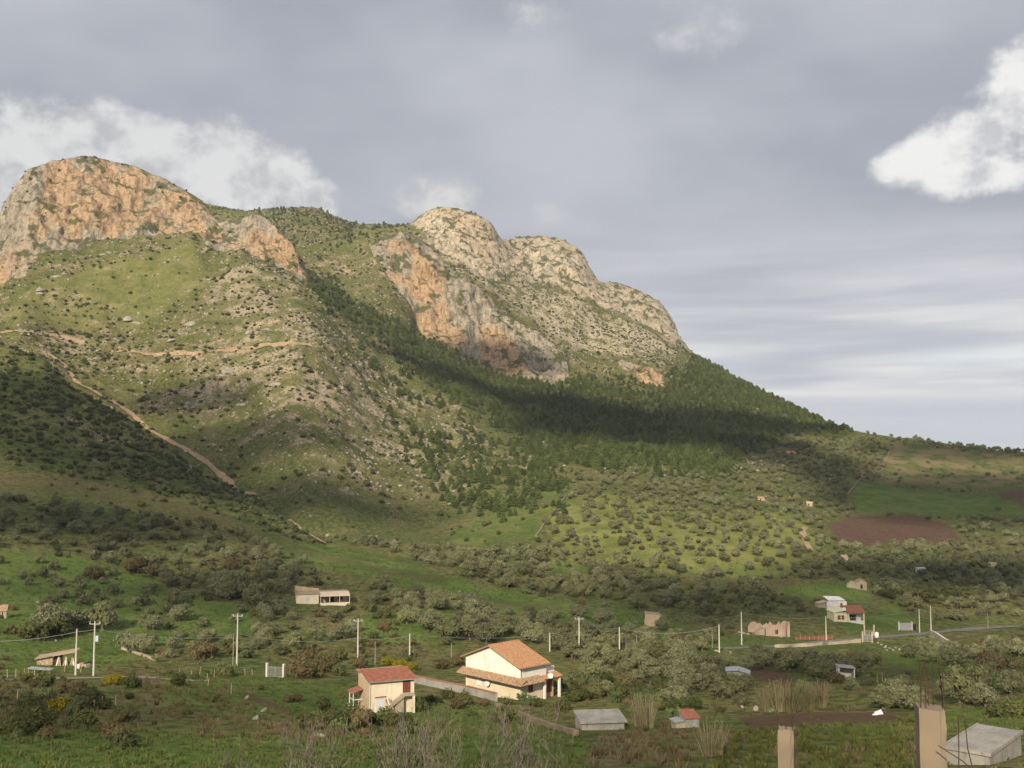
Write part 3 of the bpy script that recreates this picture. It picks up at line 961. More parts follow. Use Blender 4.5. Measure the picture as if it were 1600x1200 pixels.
def olive_lobes(seed, R_, H):
    rng = np.random.default_rng(seed)
    L = [(0, 0, H * 0.58, R_ * 0.74, R_ * 0.74, H * 0.38)]
    n = rng.integers(6, 9)
    for i in range(n):
        a = 2 * math.pi * (i + rng.random() * 0.7) / n
        rr = R_ * rng.uniform(0.45, 0.72)
        s = R_ * rng.uniform(0.34, 0.52)
        L.append((math.cos(a) * rr, math.sin(a) * rr, H * rng.uniform(0.38, 0.66), s, s, s * 0.85))
    for i in range(3):
        s = R_ * rng.uniform(0.28, 0.42)
        L.append((rng.normal() * R_ * 0.3, rng.normal() * R_ * 0.3, H * rng.uniform(0.8, 0.95), s, s, s * 0.75))
    return L


def pine_lobes(seed, R_, H):
    rng = np.random.default_rng(seed)
    L = []
    z = H * 0.16
    while z < H * 0.97:
        f = 1 - (z / H) ** 2.0
        rr = R_ * (0.22 + 0.85 * f)
        n = 5 if rr > 1 else (3 if rr > 0.6 else 1)
        a0 = rng.random() * 6
        for i in range(n):
            a = a0 + 2 * math.pi * i / n
            off = rr * 0.55 if n > 1 else 0
            s = rr * rng.uniform(0.42, 0.62)
            L.append((math.cos(a) * off, math.sin(a) * off, z + rng.normal() * 0.15, s, s, max(0.35, s * 0.62)))
        z += max(0.5, rr * 0.52)
    return L


def shrub_lobes(seed, R_, H):
    rng = np.random.default_rng(seed)
    L = [(0, 0, H * 0.42, R_ * 0.7, R_ * 0.7, H * 0.5)]
    for i in range(6):
        a = 2 * math.pi * (i + rng.random() * 0.7) / 6
        rr = R_ * rng.uniform(0.4, 0.7)
        s = R_ * rng.uniform(0.3, 0.5)
        L.append((math.cos(a) * rr, math.sin(a) * rr, H * rng.uniform(0.28, 0.6), s, s, s * 0.9))
    return L


# prototypes: (near parts as separate meshes) and one joined mesh for far ones
PROTO = {}


def make_proto(kind, n, lobes_fn, R_, H, near_leaves, near_size, far_leaves, far_size, fmat, trunk):
    out = []
    for i in range(n):
        sd = (sum(map(ord, kind)) * 7 + i * 101) % 100000
        L = lobes_fn(sd, R_, H)
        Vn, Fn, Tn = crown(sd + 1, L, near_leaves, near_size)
        Vf, Ff, Tf = crown(sd + 2, L, far_leaves, far_size)
        tv, tf = trunk_np(sd + 3, H * trunk[0], trunk[1], R_ * 0.6, trunk[2])
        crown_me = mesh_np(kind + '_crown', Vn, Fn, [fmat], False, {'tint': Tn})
        trunk_me = mesh_np(kind + '_trunk', tv, tf, [M_BARK], True)
        V, F, T, Mi = merge([(Vf, Ff, Tf, 0), (tv, tf, None, 1)])
        far_me = mesh_np(kind, V, F, [fmat, M_BARK], False, {'tint': T}, Mi)
        out.append({'crown': crown_me, 'trunk': trunk_me, 'far': far_me, 'R': R_, 'H': H})
    PROTO[kind] = out


make_proto('olive_tree', 6, olive_lobes, 3.0, 4.3, 1700, 0.42, 420, 0.72, F_OLIVE, (0.85, 0.26, 4))
make_proto('pine_tree', 5, pine_lobes, 2.5, 6.0, 900, 0.50, 280, 0.85, F_PINE, (0.95, 0.16, 2))
make_proto('shrub', 4, shrub_lobes, 1.5, 1.9, 560, 0.34, 120, 0.62, F_SHRUB, (0.6, 0.08, 4))
make_proto('autumn_bush', 3, shrub_lobes, 1.9, 2.6, 700, 0.34, 220, 0.55, F_AUTUMN, (0.7, 0.07, 5))
make_proto('green_bush', 4, shrub_lobes, 1.9, 2.6, 800, 0.34, 220, 0.55, F_GREENBUSH, (0.7, 0.08, 5))
make_proto('broom_bush', 2, shrub_lobes, 1.6, 2.2, 800, 0.26, 220, 0.5, F_BROOM, (0.7, 0.07, 5))


def boulder_np(seed):
    rng = np.random.default_rng(seed)
    bm = bmesh.new()
    bmesh.ops.create_icosphere(bm, subdivisions=2, radius=1.0)
    V = np.array([v.co[:] for v in bm.verts])
    F = np.array([[v.index for v in f.verts] for f in bm.faces])
    bm.free()
    V = V * (1 + 0.55 * fbm(V * 1.1 + seed * 3.7, 3, seed)[:, None]) * np.array([1.0, 0.75, 0.6])
    return V, F


BOULDERS = []
for i in range(4):
    V, F = boulder_np(i + 3)
    BOULDERS.append(mesh_np('boulder', V, F, [M_STONE], False))


def tuft_np(seed, n, h, wd, lean, fl=0.0):
    rng = np.random.default_rng(seed)
    Vs, Ts = [], []
    for i in range(n):
        a, r = rng.random() * 6.28, rng.random() * 0.32
        b = np.array([math.cos(a) * r, math.sin(a) * r, -0.05])
        hh = h * rng.uniform(0.5, 1.1)
        tip = b + np.array([math.cos(a) * lean * hh * rng.uniform(0.3, 1.2), math.sin(a) * lean * hh * rng.uniform(0.3, 1.2), hh])
        an = rng.random() * 6.28
        sd = np.array([math.cos(an), math.sin(an), 0]) * wd * 0.5
        md = (b * 0.45 + tip * 0.55) + [0, 0, 0.06 * hh]
        Vs.append([b - sd, b + sd, md + sd * 0.9, md - sd * 0.9])
        Vs.append([md - sd * 0.9, md + sd * 0.9, tip + sd * 0.15, tip - sd * 0.15])
        t = rng.random()
        Ts += [t * 0.7] * 4 + [t] * 4
    V = np.array(Vs).reshape(-1, 3)
    return V, np.arange(len(V)).reshape(-1, 4), np.array(Ts)


def tuft_mesh(name, seed, n, h, wd, lean, mat):
    V, F, T = tuft_np(seed, n, h, wd, lean)
    return mesh_np(name, V, F, [mat], False, {'tint': T})


GRASS = [tuft_mesh('grass_tuft', 5 + i, 16, 0.42, 0.075, 0.6, F_GRASS) for i in range(3)]
DRYG = [tuft_mesh('dry_tuft', 25 + i, 18, 0.75, 0.07, 0.5, F_DRYGRASS) for i in range(3)]
WEED = [tuft_mesh('weed_tuft', 45 + i, 26, 0.85, 0.11, 0.55, F_WEED) for i in range(3)]


# ------------------------------------------------------------------ scattering
def scatter(name, pts, scl, variants, label_kind='stuff', tilt=None):
    """ONE object of kind stuff that spreads copies of the variants over the points."""
    pts = np.asarray(pts, np.float32)
    n = len(pts)
    me = bpy.data.meshes.new(name)
    me.vertices.add(n)
    me.vertices.foreach_set('co', pts.ravel())
    a = me.attributes.new('size', 'FLOAT', 'POINT')
    a.data.foreach_set('value', np.asarray(scl, np.float32))
    a = me.attributes.new('turn', 'FLOAT_VECTOR', 'POINT')
    rot = np.zeros((n, 3), np.float32)
    rot[:, 2] = RNG.random(n) * 6.283
    rot[:, :2] = RNG.normal(size=(n, 2)) * (0.06 if tilt is None else tilt)
    a.data.foreach_set('vector', rot.ravel())
    a = me.attributes.new('variant', 'INT', 'POINT')
    a.data.foreach_set('value', RNG.integers(0, len(variants), n).astype(np.int32))
    o = link(name, me)
    tag(o, kind=label_kind)
    src = bpy.data.collections.new(name + '_sources')
    for i, v in enumerate(variants):
        so = bpy.data.objects.new('%s_source_%02d' % (name, i), v)
        src.objects.link(so)
    g = bpy.data.node_groups.new(name, 'GeometryNodeTree')
    g.interface.new_socket('Geometry', in_out='INPUT', socket_type='NodeSocketGeometry')
    g.interface.new_socket('Geometry', in_out='OUTPUT', socket_type='NodeSocketGeometry')
    gi, go = g.nodes.new('NodeGroupInput'), g.nodes.new('NodeGroupOutput')
    ci = g.nodes.new('GeometryNodeCollectionInfo')
    ci.inputs['Collection'].default_value = src
    ci.inputs['Separate Children'].default_value = True
    ci.inputs['Reset Children'].default_value = True
    ip = g.nodes.new('GeometryNodeInstanceOnPoints')
    ip.inputs['Pick Instance'].default_value = True

    def na(nm, ty):
        x = g.nodes.new('GeometryNodeInputNamedAttribute')
        x.data_type = ty
        x.inputs['Name'].default_value = nm
        return x.outputs['Attribute']
    g.links.new(gi.outputs[0], ip.inputs['Points'])
    g.links.new(ci.outputs[0], ip.inputs['Instance'])
    g.links.new(na('variant', 'INT'), ip.inputs['Instance Index'])
    g.links.new(na('turn', 'FLOAT_VECTOR'), ip.inputs['Rotation'])
    g.links.new(na('size', 'FLOAT'), ip.inputs['Scale'])
    g.links.new(ip.outputs[0], go.inputs[0])
    md = o.modifiers.new('spread', 'NODES')
    md.node_group = g
    return o


A_ = G[:-1, :-1]
B_ = G[:-1, 1:]
C_ = G[1:, 1:]
D_ = G[1:, :-1]
AREA = 0.5 * np.linalg.norm(np.cross(C_ - A_, D_ - B_), axis=-1)
FPU = (PU[:-1, :-1] + PU[1:, 1:]) / 2
FPV = (PV[:-1, :-1] + PV[1:, 1:]) / 2
FC = (A_ + C_) / 2
FD = np.linalg.norm(FC, axis=-1)
INFRAME = (FPU > -60) & (FPU < 1660) & (FPV < 1290) & (fk < 17.35)


def face(arr):
    return (arr[:-1, :-1] + arr[1:, 1:]) / 2


f_rock, f_wood, f_lush, f_soil, f_dry, f_scree, f_mount, f_hill, f_slope = (face(x) for x in (ROCK, WOOD, A_LUSH, A_SOIL, A_DRY, A_SCREE, mount, hillk, SLOPE))
f_patch, f_mottle = face(PATCH), face(MOTTLE)


def sow(density, minsep=0.0):
    """Random points on the sheet, density per square metre given per face."""
    lam = np.where(INFRAME, density * AREA, 0)
    cnt = RNG.poisson(np.clip(lam, 0, 50))
    i, j = np.nonzero(cnt)
    rep = cnt[i, j]
    i, j = np.repeat(i, rep), np.repeat(j, rep)
    s, t = RNG.random(len(i))[:, None], RNG.random(len(i))[:, None]
    P = (A_[i, j] * (1 - s) + B_[i, j] * s) * (1 - t) + (D_[i, j] * (1 - s) + C_[i, j] * s) * t
    if minsep:
        order = RNG.permutation(len(P))
        seen, keep = {}, []
        for q in order:
            cx, cy = int(P[q, 0] // minsep), int(P[q, 1] // minsep)
            ok = True
            for ax in (-1, 0, 1):
                for ay in (-1, 0, 1):
                    for z in seen.get((cx + ax, cy + ay), ()):
                        if (P[q, 0] - P[z, 0]) ** 2 + (P[q, 1] - P[z, 1]) ** 2 < minsep * minsep:
                            ok = False
            if ok:
                seen.setdefault((cx, cy), []).append(q)
                keep.append(q)
        keep = np.array(keep, int)
        P, i, j = P[keep], i[keep], j[keep]
    return P, i, j


def inside(poly, soft=6.0):
    return sstep(poly_sd(FPU, FPV, poly) + face(flatw), -soft, soft) * front[:-1, :-1]


# places that stay clear of trees: houses, road, track, open fields
CLEAR = [
    [(535, 1035), (660, 1035), (660, 1135), (535, 1130)], [(640, 1040), (720, 1000), (880, 1010), (890, 1095), (820, 1110), (640, 1085)],
    [(455, 915), (560, 920), (560, 952), (455, 950)], [(1155, 965), (1250, 965), (1250, 1003), (1155, 1000)], [(1280, 930), (1375, 935), (1460, 975), (1470, 995), (1290, 1000)],
    [(1000, 955), (1050, 955), (1050, 985), (1000, 985)], [(895, 1105), (995, 1105), (995, 1145), (895, 1145)], [(1045, 1108), (1110, 1108), (1110, 1142), (1045, 1142)],
    [(1470, 1125), (1600, 1125), (1600, 1205), (1470, 1205)], [(40, 1005), (165, 1005), (165, 1062), (40, 1062)], [(400, 1035), (455, 1035), (455, 1065), (400, 1065)],
    [(1110, 1002), (1300, 990), (1450, 975), (1600, 965), (1600, 1004), (1450, 1014), (1300, 1028), (1110, 1036)],
    [(1318, 900), (1360, 900), (1360, 925), (1318, 925)], [(770, 1090), (920, 1140), (920, 1165), (770, 1110)], [(1360, 1100), (1385, 1100), (1385, 1122), (1360, 1122)],
]
clear = np.ones(FPU.shape)
for p in CLEAR:
    clear *= 1 - (poly_sd(FPU, FPV, p) > 0)
clear *= 1 - np.clip(f_soil * 1.6, 0, 1)

# --- pines
d_pine = f_wood * 0.058 * sstep(f_mottle * 0.7 + f_patch, 0.48, 0.78)
fringe = inside([(560, 500), (640, 560), (760, 650), (900, 735), (880, 790), (800, 820), (700, 790), (640, 720), (600, 640)], 25) * (fk < 12.2)
d_pine = d_pine + fringe * 0.018 * sstep(f_patch + 0.4 * f_mottle, 0.62, 0.80) * (1 - f_wood)
knoll = inside([(640, 700), (720, 680), (860, 720), (900, 760), (860, 800), (740, 790), (650, 730)], 15) * (fk < 12)
d_pine = d_pine + knoll * 0.028 * sstep(f_mottle, 0.42, 0.6) * (1 - f_wood)
top_wood = inside([(385, 325), (490, 318), (560, 345), (640, 348), (560, 380), (480, 410), (440, 360)], 6) * (fk > 14.2)
d_pine = d_pine + top_wood * 0.005 * sstep(f_mottle, 0.42, 0.6)
pine_P, _, _ = sow(d_pine * (1 - f_rock), 2.5)
pine_S = RNG.uniform(0.4, 1.08, len(pine_P))

# --- olives
GROVES = [
    ([(850, 795), (900, 748), (1000, 735), (1130, 748), (1290, 745), (1325, 790), (1285, 830), (1300, 860), (1330, 880), (1250, 905), (1100, 892), (950, 882), (850, 872)], 0.0165, 5.2, 0.82),
    ([(520, 840), (620, 850), (760, 868), (850, 862), (950, 880), (1100, 888), (1255, 905), (1200, 925), (1285, 940), (1200, 958), (1110, 965), (1000, 955), (850, 925), (760, 905), (640, 875)], 0.024, 3.9, 0.95),
    ([(1300, 855), (1420, 855), (1600, 845), (1600, 972), (1470, 972), (1385, 948), (1352, 925), (1305, 905)], 0.027, 3.8, 0.95),
    ([(1140, 725), (1180, 700), (1262, 680), (1388, 692), (1378, 745), (1320, 765), (1290, 750), (1140, 752)], 0.022, 4.4, 0.85),
    ([(-40, 780), (120, 790), (330, 830), (430, 850), (500, 880), (480, 915), (450, 965), (400, 968), (330, 945), (220, 905), (110, 865), (-40, 852)], 0.022, 3.6, 0.95),
    ([(-20, 865), (110, 875), (230, 910), (330, 950), (380, 985), (300, 985), (150, 960), (-20, 925)], 0.010, 6.0, 0.62),
    ([(160, 950), (340, 970), (560, 955), (560, 1000), (420, 1025), (200, 1040)], 0.008, 6.0, 0.75),
    ([(545, 905), (640, 905), (760, 935), (860, 962), (900, 965), (1000, 985), (1110, 1005), (1100, 1050), (1000, 1050), (880, 1030), (850, 1010), (760, 990), (640, 985), (560, 945)], 0.020, 4.5, 1.0),
    ([(1000, 1010), (1130, 1020), (1300, 1005), (1400, 1000), (1600, 988), (1600, 1040), (1480, 1035), (1350, 1045), (1280, 1070), (1160, 1080), (1020, 1080)], 0.009, 5.0, 0.85),
    ([(1000, 1060), (1250, 1075), (1600, 1070), (1600, 1125), (1440, 1115), (1250, 1112), (1000, 1100)], 0.005, 5.5, 0.8),
    ([(880, 1040), (1000, 1040), (1040, 1100), (1000, 1120), (900, 1105)], 0.014, 5.0, 0.9),
    ([(1330, 790), (1600, 800), (1600, 850), (1510, 848), (1480, 860), (1300, 858)], 0.007, 6.0, 0.8),
    ([(1330, 680), (1600, 705), (1600, 712), (1330, 688)], 0.03, 4.0, 0.8),
    ([(1390, 720), (1600, 740), (1600, 800), (1400, 790)], 0.0022, 6.0, 0.7),
]
d_ol = np.zeros(FPU.shape)
ol_sc = np.full(FPU.shape, 0.9)
for poly, dn, sep, sc in GROVES:
    m = inside(poly, 5) * (fk < 14.2)
    ol_sc = np.where(m * dn > d_ol, sc, ol_sc)
    d_ol = np.maximum(d_ol, m * dn)
band_open = np.zeros(FPU.shape)
for p, s in LUSH[:1] + LUSH[7:10]:
    band_open = np.maximum(band_open, poly_sd(FPU, FPV, p) > -3)
d_ol *= clear * (1 - 0.94 * band_open) * (1 - f_mount * (FPU < 830)) * sstep(f_mottle, 0.30, 0.52)
ol_P, ii, jj = sow(d_ol * 2.0, 4.7)
ol_S = ol_sc[ii, jj] * RNG.uniform(0.5, 1.12, len(ol_P))

# --- shrubs of the mountain and the near hill
d_sh = f_mount * (1 - f_rock) * (1 - 0.8 * f_wood) * (0.014 + 0.085 * sstep(f_mottle * 0.45 + f_patch * 0.65, 0.53, 0.68)) * (1 - 0.55 * (f_lush > 0.2))
d_sh = d_sh + f_rock * (fk < 17.3) * 0.008 * sstep(f_mottle, 0.42, 0.62)
d_sh = d_sh + f_hill * (0.05 + 0.16 * sstep(f_mottle, 0.38, 0.58))
d_sh = d_sh + inside([(70, 540), (180, 540), (190, 590), (120, 580)], 10) * (fk > 10) * 0.03
sh_P, _, _ = sow(d_sh, 1.1)
sh_S = 0.20 + RNG.random(len(sh_P)) ** 3.2 * 1.25
# --- mixed bushes of the valley: hedges, field margins, gardens
d_bu = np.zeros(FPU.shape)
for poly, dn in [
    ([(-40, 770), (330, 815), (480, 870), (500, 960), (330, 950), (-40, 855)], 0.018),
    ([(460, 905), (720, 930), (760, 960), (620, 960), (560, 975), (450, 965)], 0.020),
    ([(560, 850), (850, 935), (1000, 960), (850, 905), (700, 870)], 0.020),
    ([(440, 1015), (560, 1005), (720, 1005), (720, 1050), (640, 1050), (540, 1065), (450, 1055)], 0.035),
    ([(470, 1100), (620, 1120), (640, 1150), (480, 1160)], 0.040),
    ([(800, 1075), (900, 1050), (1060, 1090), (1060, 1130), (990, 1105), (900, 1105), (830, 1100)], 0.050),
    ([(860, 1000), (1100, 1010), (1100, 1040), (900, 1040)], 0.025),
    ([(1020, 1060), (1300, 1080), (1600, 1085), (1600, 1125), (1300, 1105), (1050, 1100)], 0.016),
    ([(1370, 925), (1460, 925), (1500, 965), (1400, 960)], 0.035),
    ([(1440, 985), (1600, 978), (1600, 1040), (1450, 1020)], 0.025),
    ([(-20, 1070), (140, 1062), (230, 1100), (200, 1170), (-20, 1170)], 0.045),
    ([(640, 1085), (760, 1090), (860, 1130), (700, 1140), (640, 1120)], 0.02),
    ([(1330, 870), (1520, 890), (1480, 920), (1340, 905)], 0.02),
    ([(-20, 940), (90, 940), (120, 1000), (-20, 1020)], 0.014),
    ([(250, 1010), (440, 1015), (440, 1050), (260, 1050)], 0.02),
]:
    d_bu = np.maximum(d_bu, inside(poly, 5) * dn)
d_bu = np.maximum(d_bu, 0.0075 * (1 - 0.6 * f_lush) * (fk > 2.9) * (fk < 9.3) * (1 - f_mount))
d_bu *= clear * (fk < 9.4) * sstep(f_mottle, 0.34, 0.58) * (1 - 0.9 * band_open)
bu_P, _, _ = sow(d_bu * 1.3, 1.8)
bu_S = 0.32 + RNG.random(len(bu_P)) ** 1.6 * 0.72
bu_K = RNG.choice(3, len(bu_P), p=[0.52, 0.26, 0.22])       # green, autumn, shrub

# --- hand-set trees of the valley: sight line of the foot, crown width in photo pixels
HERO = {
    'olive_tree': [(160, 985, 50), (120, 985, 44), (75, 990, 62), (200, 1020, 36), (222, 1022, 38), (150, 930, 16), (60, 880, 16), (35, 905, 15), (85, 912, 15), (100, 935, 17), (130, 945, 20), (160, 912, 14), (180, 950, 18), (225, 945, 20),
                   (240, 985, 30), (270, 950, 34), (280, 970, 36), (345, 930, 52), (375, 935, 50), (400, 945, 46), (420, 970, 22), (455, 985, 20), (430, 990, 22), (400, 990, 20), (490, 985, 22), (520, 1000, 20),
                   (690, 950, 40), (715, 955, 36), (740, 965, 34), (760, 975, 34), (780, 980, 30), (700, 1000, 44), (735, 1000, 46), (670, 985, 38), (760, 1005, 40), (820, 985, 28), (835, 1005, 40), (870, 1015, 44), (895, 1025, 42),
                   (942, 975, 34), (930, 1000, 32), (1035, 985, 26), (1030, 1030, 34), (1000, 1045, 40), (985, 1040, 44), (1065, 1040, 44), (1080, 1060, 46), (1060, 1068, 44), (1110, 1070, 40), (1130, 1090, 38), (1150, 1085, 40),
                   (1190, 1046, 44), (1230, 1050, 46), (1268, 1052, 46), (1300, 1056, 42), (1345, 1055, 40), (1420, 1028, 26), (1455, 1036, 34), (1490, 1042, 36), (1525, 1030, 30), (1560, 1026, 32), (1592, 1026, 32), (1470, 1020, 24),
                   (1500, 1098, 66), (1540, 1105, 46), (1400, 1105, 54), (1430, 1108, 44), (1380, 1108, 46), (1580, 1085, 44), (1060, 1090, 36), (950, 1085, 30), (880, 1080, 26)],
    'green_bush': [(55, 1000, 44), (90, 995, 46), (505, 1110, 34), (545, 1125, 40), (600, 1130, 38), (630, 1135, 34), (860, 1085, 36), (900, 1095, 40), (930, 1090, 36), (970, 1090, 34), (1000, 1085, 30), (580, 955, 24), (600, 965, 26), (1450, 940, 30), (1480, 935, 28), (1510, 940, 30), (1390, 935, 26), (1420, 932, 26), (350, 1058, 30), (205, 1075, 32), (60, 1140, 46), (788, 1102, 22), (835, 1104, 24), (700, 1092, 24), (575, 1130, 30), (655, 1112, 30), (612, 1136, 30), (880, 1110, 28), (1030, 1108, 26), (25, 1150, 44), (130, 1140, 44), (1560, 1120, 40), (1590, 1118, 44)],
    'autumn_bush': [(470, 1060, 44), (500, 1050, 42), (480, 1035, 40), (175, 1155, 36), (190, 1160, 34), (80, 1110, 30), (560, 1045, 34), (690, 1045, 30), (715, 1040, 26), (1090, 1040, 26), (1545, 1050, 46), (600, 985, 26), (320, 1030, 40), (150, 905, 30), (210, 895, 36), (240, 900, 30), (360, 890, 24)],
    'broom_bush': [(180, 1070, 26), (170, 1068, 20), (95, 1112, 34), (605, 1040, 22), (625, 1044, 24), (645, 1047, 22)],
}
HERO_TREES = []
for kd, lst in HERO.items():
    for (px, py, wpx) in lst:
        p = hit(px, py)
        dist = p.length
        HERO_TREES.append((kd, np.array(p), wpx * dist / FPX / (2 * PROTO[kd][0]['R'] * 1.02)))
hp = np.array([h[1] for h in HERO_TREES])


def thin(P, S, rad):
    dd = np.min(np.linalg.norm(P[:, None, :2] - hp[None, :, :2], axis=-1), axis=1) if len(P) else np.zeros(0)
    return dd > rad


k = thin(ol_P, ol_S, 3.6)
ol_P, ol_S = ol_P[k], ol_S[k]
k = thin(bu_P, bu_S, 1.6)
bu_P, bu_S, bu_K = bu_P[k], bu_S[k], bu_K[k]


def seen(p, h):
    """Is the top of a thing of height h standing at p in view?"""
    q = Vector((float(p[0]), float(p[1]), float(p[2]) + h * 0.8))
    px, py = project(np.array(q))
    if not (4 < px < 1596 and 0 < py < 1196):
        return False
    loc, n, i, dd = BVH.ray_cast(Vector((0, 0, 0)), q.normalized())
    return loc is None or dd > q.length - 3.0


def pick(P, S, H, nmax):
    """Indices of the nmax that show largest."""
    size = S * H / np.linalg.norm(P, axis=1)
    out = []
    for q in np.argsort(-size):
        if seen(P[q], H * S[q]):
            out.append(q)
            if len(out) >= nmax:
                break
    return np.array(out, int)

# ------------------------------------------------------------------ single trees and bushes (labels are given further down, once the landmarks are known)
TREES = []          # (object, kind, world point, size)


def place_tree(kind, p, s, parts, variant=None):
    pr = PROTO[kind][variant if variant is not None else random.randrange(len(PROTO[kind]))]
    rz = random.random() * 6.28
    if parts:
        o = empty(kind, p, rz)
        link('trunk', pr['trunk'], o)
        link('crown', pr['crown'], o)
    else:
        o = link(kind, pr['far'])
        o.location = p
        o.rotation_euler = (0, 0, rz)
    sx = s * random.uniform(0.92, 1.08)
    o.scale = (sx, sx * random.uniform(0.9, 1.1), s * random.uniform(0.9, 1.1))
    TREES.append((o, kind, np.array(p), s))
    return o


for kd, p, s in HERO_TREES:
    place_tree(kd, p, s, True)
n_hero_ol = sum(h[0] == 'olive_tree' for h in HERO_TREES)
sel = pick(ol_P, ol_S, 4.6, 300 - n_hero_ol)
for q in sel:
    place_tree('olive_tree', ol_P[q], ol_S[q], np.linalg.norm(ol_P[q]) < 420)
rest = np.setdiff1d(np.arange(len(ol_P)), sel)
scatter('olive_grove_trees', ol_P[rest], ol_S[rest], [x['far'] for x in PROTO['olive_tree']])
sel = pick(pine_P, pine_S, 8.0, 220)
for q in sel:
    place_tree('pine_tree', pine_P[q], pine_S[q], False)
rest = np.setdiff1d(np.arange(len(pine_P)), sel)
scatter('pine_forest', pine_P[rest], pine_S[rest], [x['far'] for x in PROTO['pine_tree']])
for code, kd, nmax in ((0, 'green_bush', 140), (1, 'autumn_bush', 60)):
    P, S = bu_P[bu_K == code], bu_S[bu_K == code]
    sel = pick(P, S, 2.6, nmax)
    for q in sel:
        place_tree(kd, P[q], S[q], np.linalg.norm(P[q]) < 230)
    rest = np.setdiff1d(np.arange(len(P)), sel)
    scatter('valley_undergrowth' if code == 0 else 'autumn_undergrowth', P[rest], S[rest], [x['far'] for x in PROTO[kd]])
sh_P = np.concatenate([sh_P, bu_P[bu_K == 2]])
sh_S = np.concatenate([sh_S, bu_S[bu_K == 2] * 1.2])
sel = pick(sh_P, sh_S, 1.9, 120)
for q in sel:
    place_tree('shrub', sh_P[q], sh_S[q], np.linalg.norm(sh_P[q]) < 230)
rest = np.setdiff1d(np.arange(len(sh_P)), sel)
scatter('mountain_scrub', sh_P[rest], sh_S[rest], [x['far'] for x in PROTO['shrub']])

# --- loose limestone on the spur and the flanks
d_bo = f_scree * (1 - f_rock) * (fk > 9.0) * 0.085 * sstep(f_mottle, 0.44, 0.64) + (f_scree > 0.5) * 0.02
bo_P, _, _ = sow(d_bo * (fk < 17.3))
bo_S = 0.28 + RNG.random(len(bo_P)) ** 3.5 * 1.3
scatter('hillside_stones', bo_P, bo_S, BOULDERS, tilt=0.5)

# --- grass and weeds of the near fields
nearm = (FD < 460) & (fk < 9.3)
vis = 1 / np.clip(FD / 130.0, 0.8, 4) ** 1.3
g_P, _, _ = sow(nearm * (0.10 + 1.0 * f_lush) * vis * (1 - 0.85 * np.clip(f_soil * 1.5, 0, 1)) * sstep(f_mottle, 0.25, 0.5))
scatter('grass', g_P, RNG.uniform(0.5, 1.25, len(g_P)), GRASS, tilt=0.1)
g_P, _, _ = sow(nearm * vis * clear * (0.30 * (1 - f_lush) * sstep(f_patch * 0.5 + f_mottle * 0.5, 0.44, 0.60) + 0.35 * f_dry))
scatter('dry_grass', g_P, RNG.uniform(0.45, 1.25, len(g_P)), DRYG, tilt=0.12)
wd = inside([(1180, 1120), (1440, 1125), (1480, 1150), (1480, 1215), (1100, 1215), (1150, 1150)], 8) * 0.40 + inside([(1500, 1120), (1600, 1120), (1600, 1150)], 4) * 0.2
wd = wd + (1 - f_lush) * 0.05 * sstep(f_mottle, 0.5, 0.66)
g_P, _, _ = sow(nearm * vis * clear * wd)
scatter('weeds', g_P, RNG.uniform(0.3, 0.95, len(g_P)), WEED, tilt=0.12)

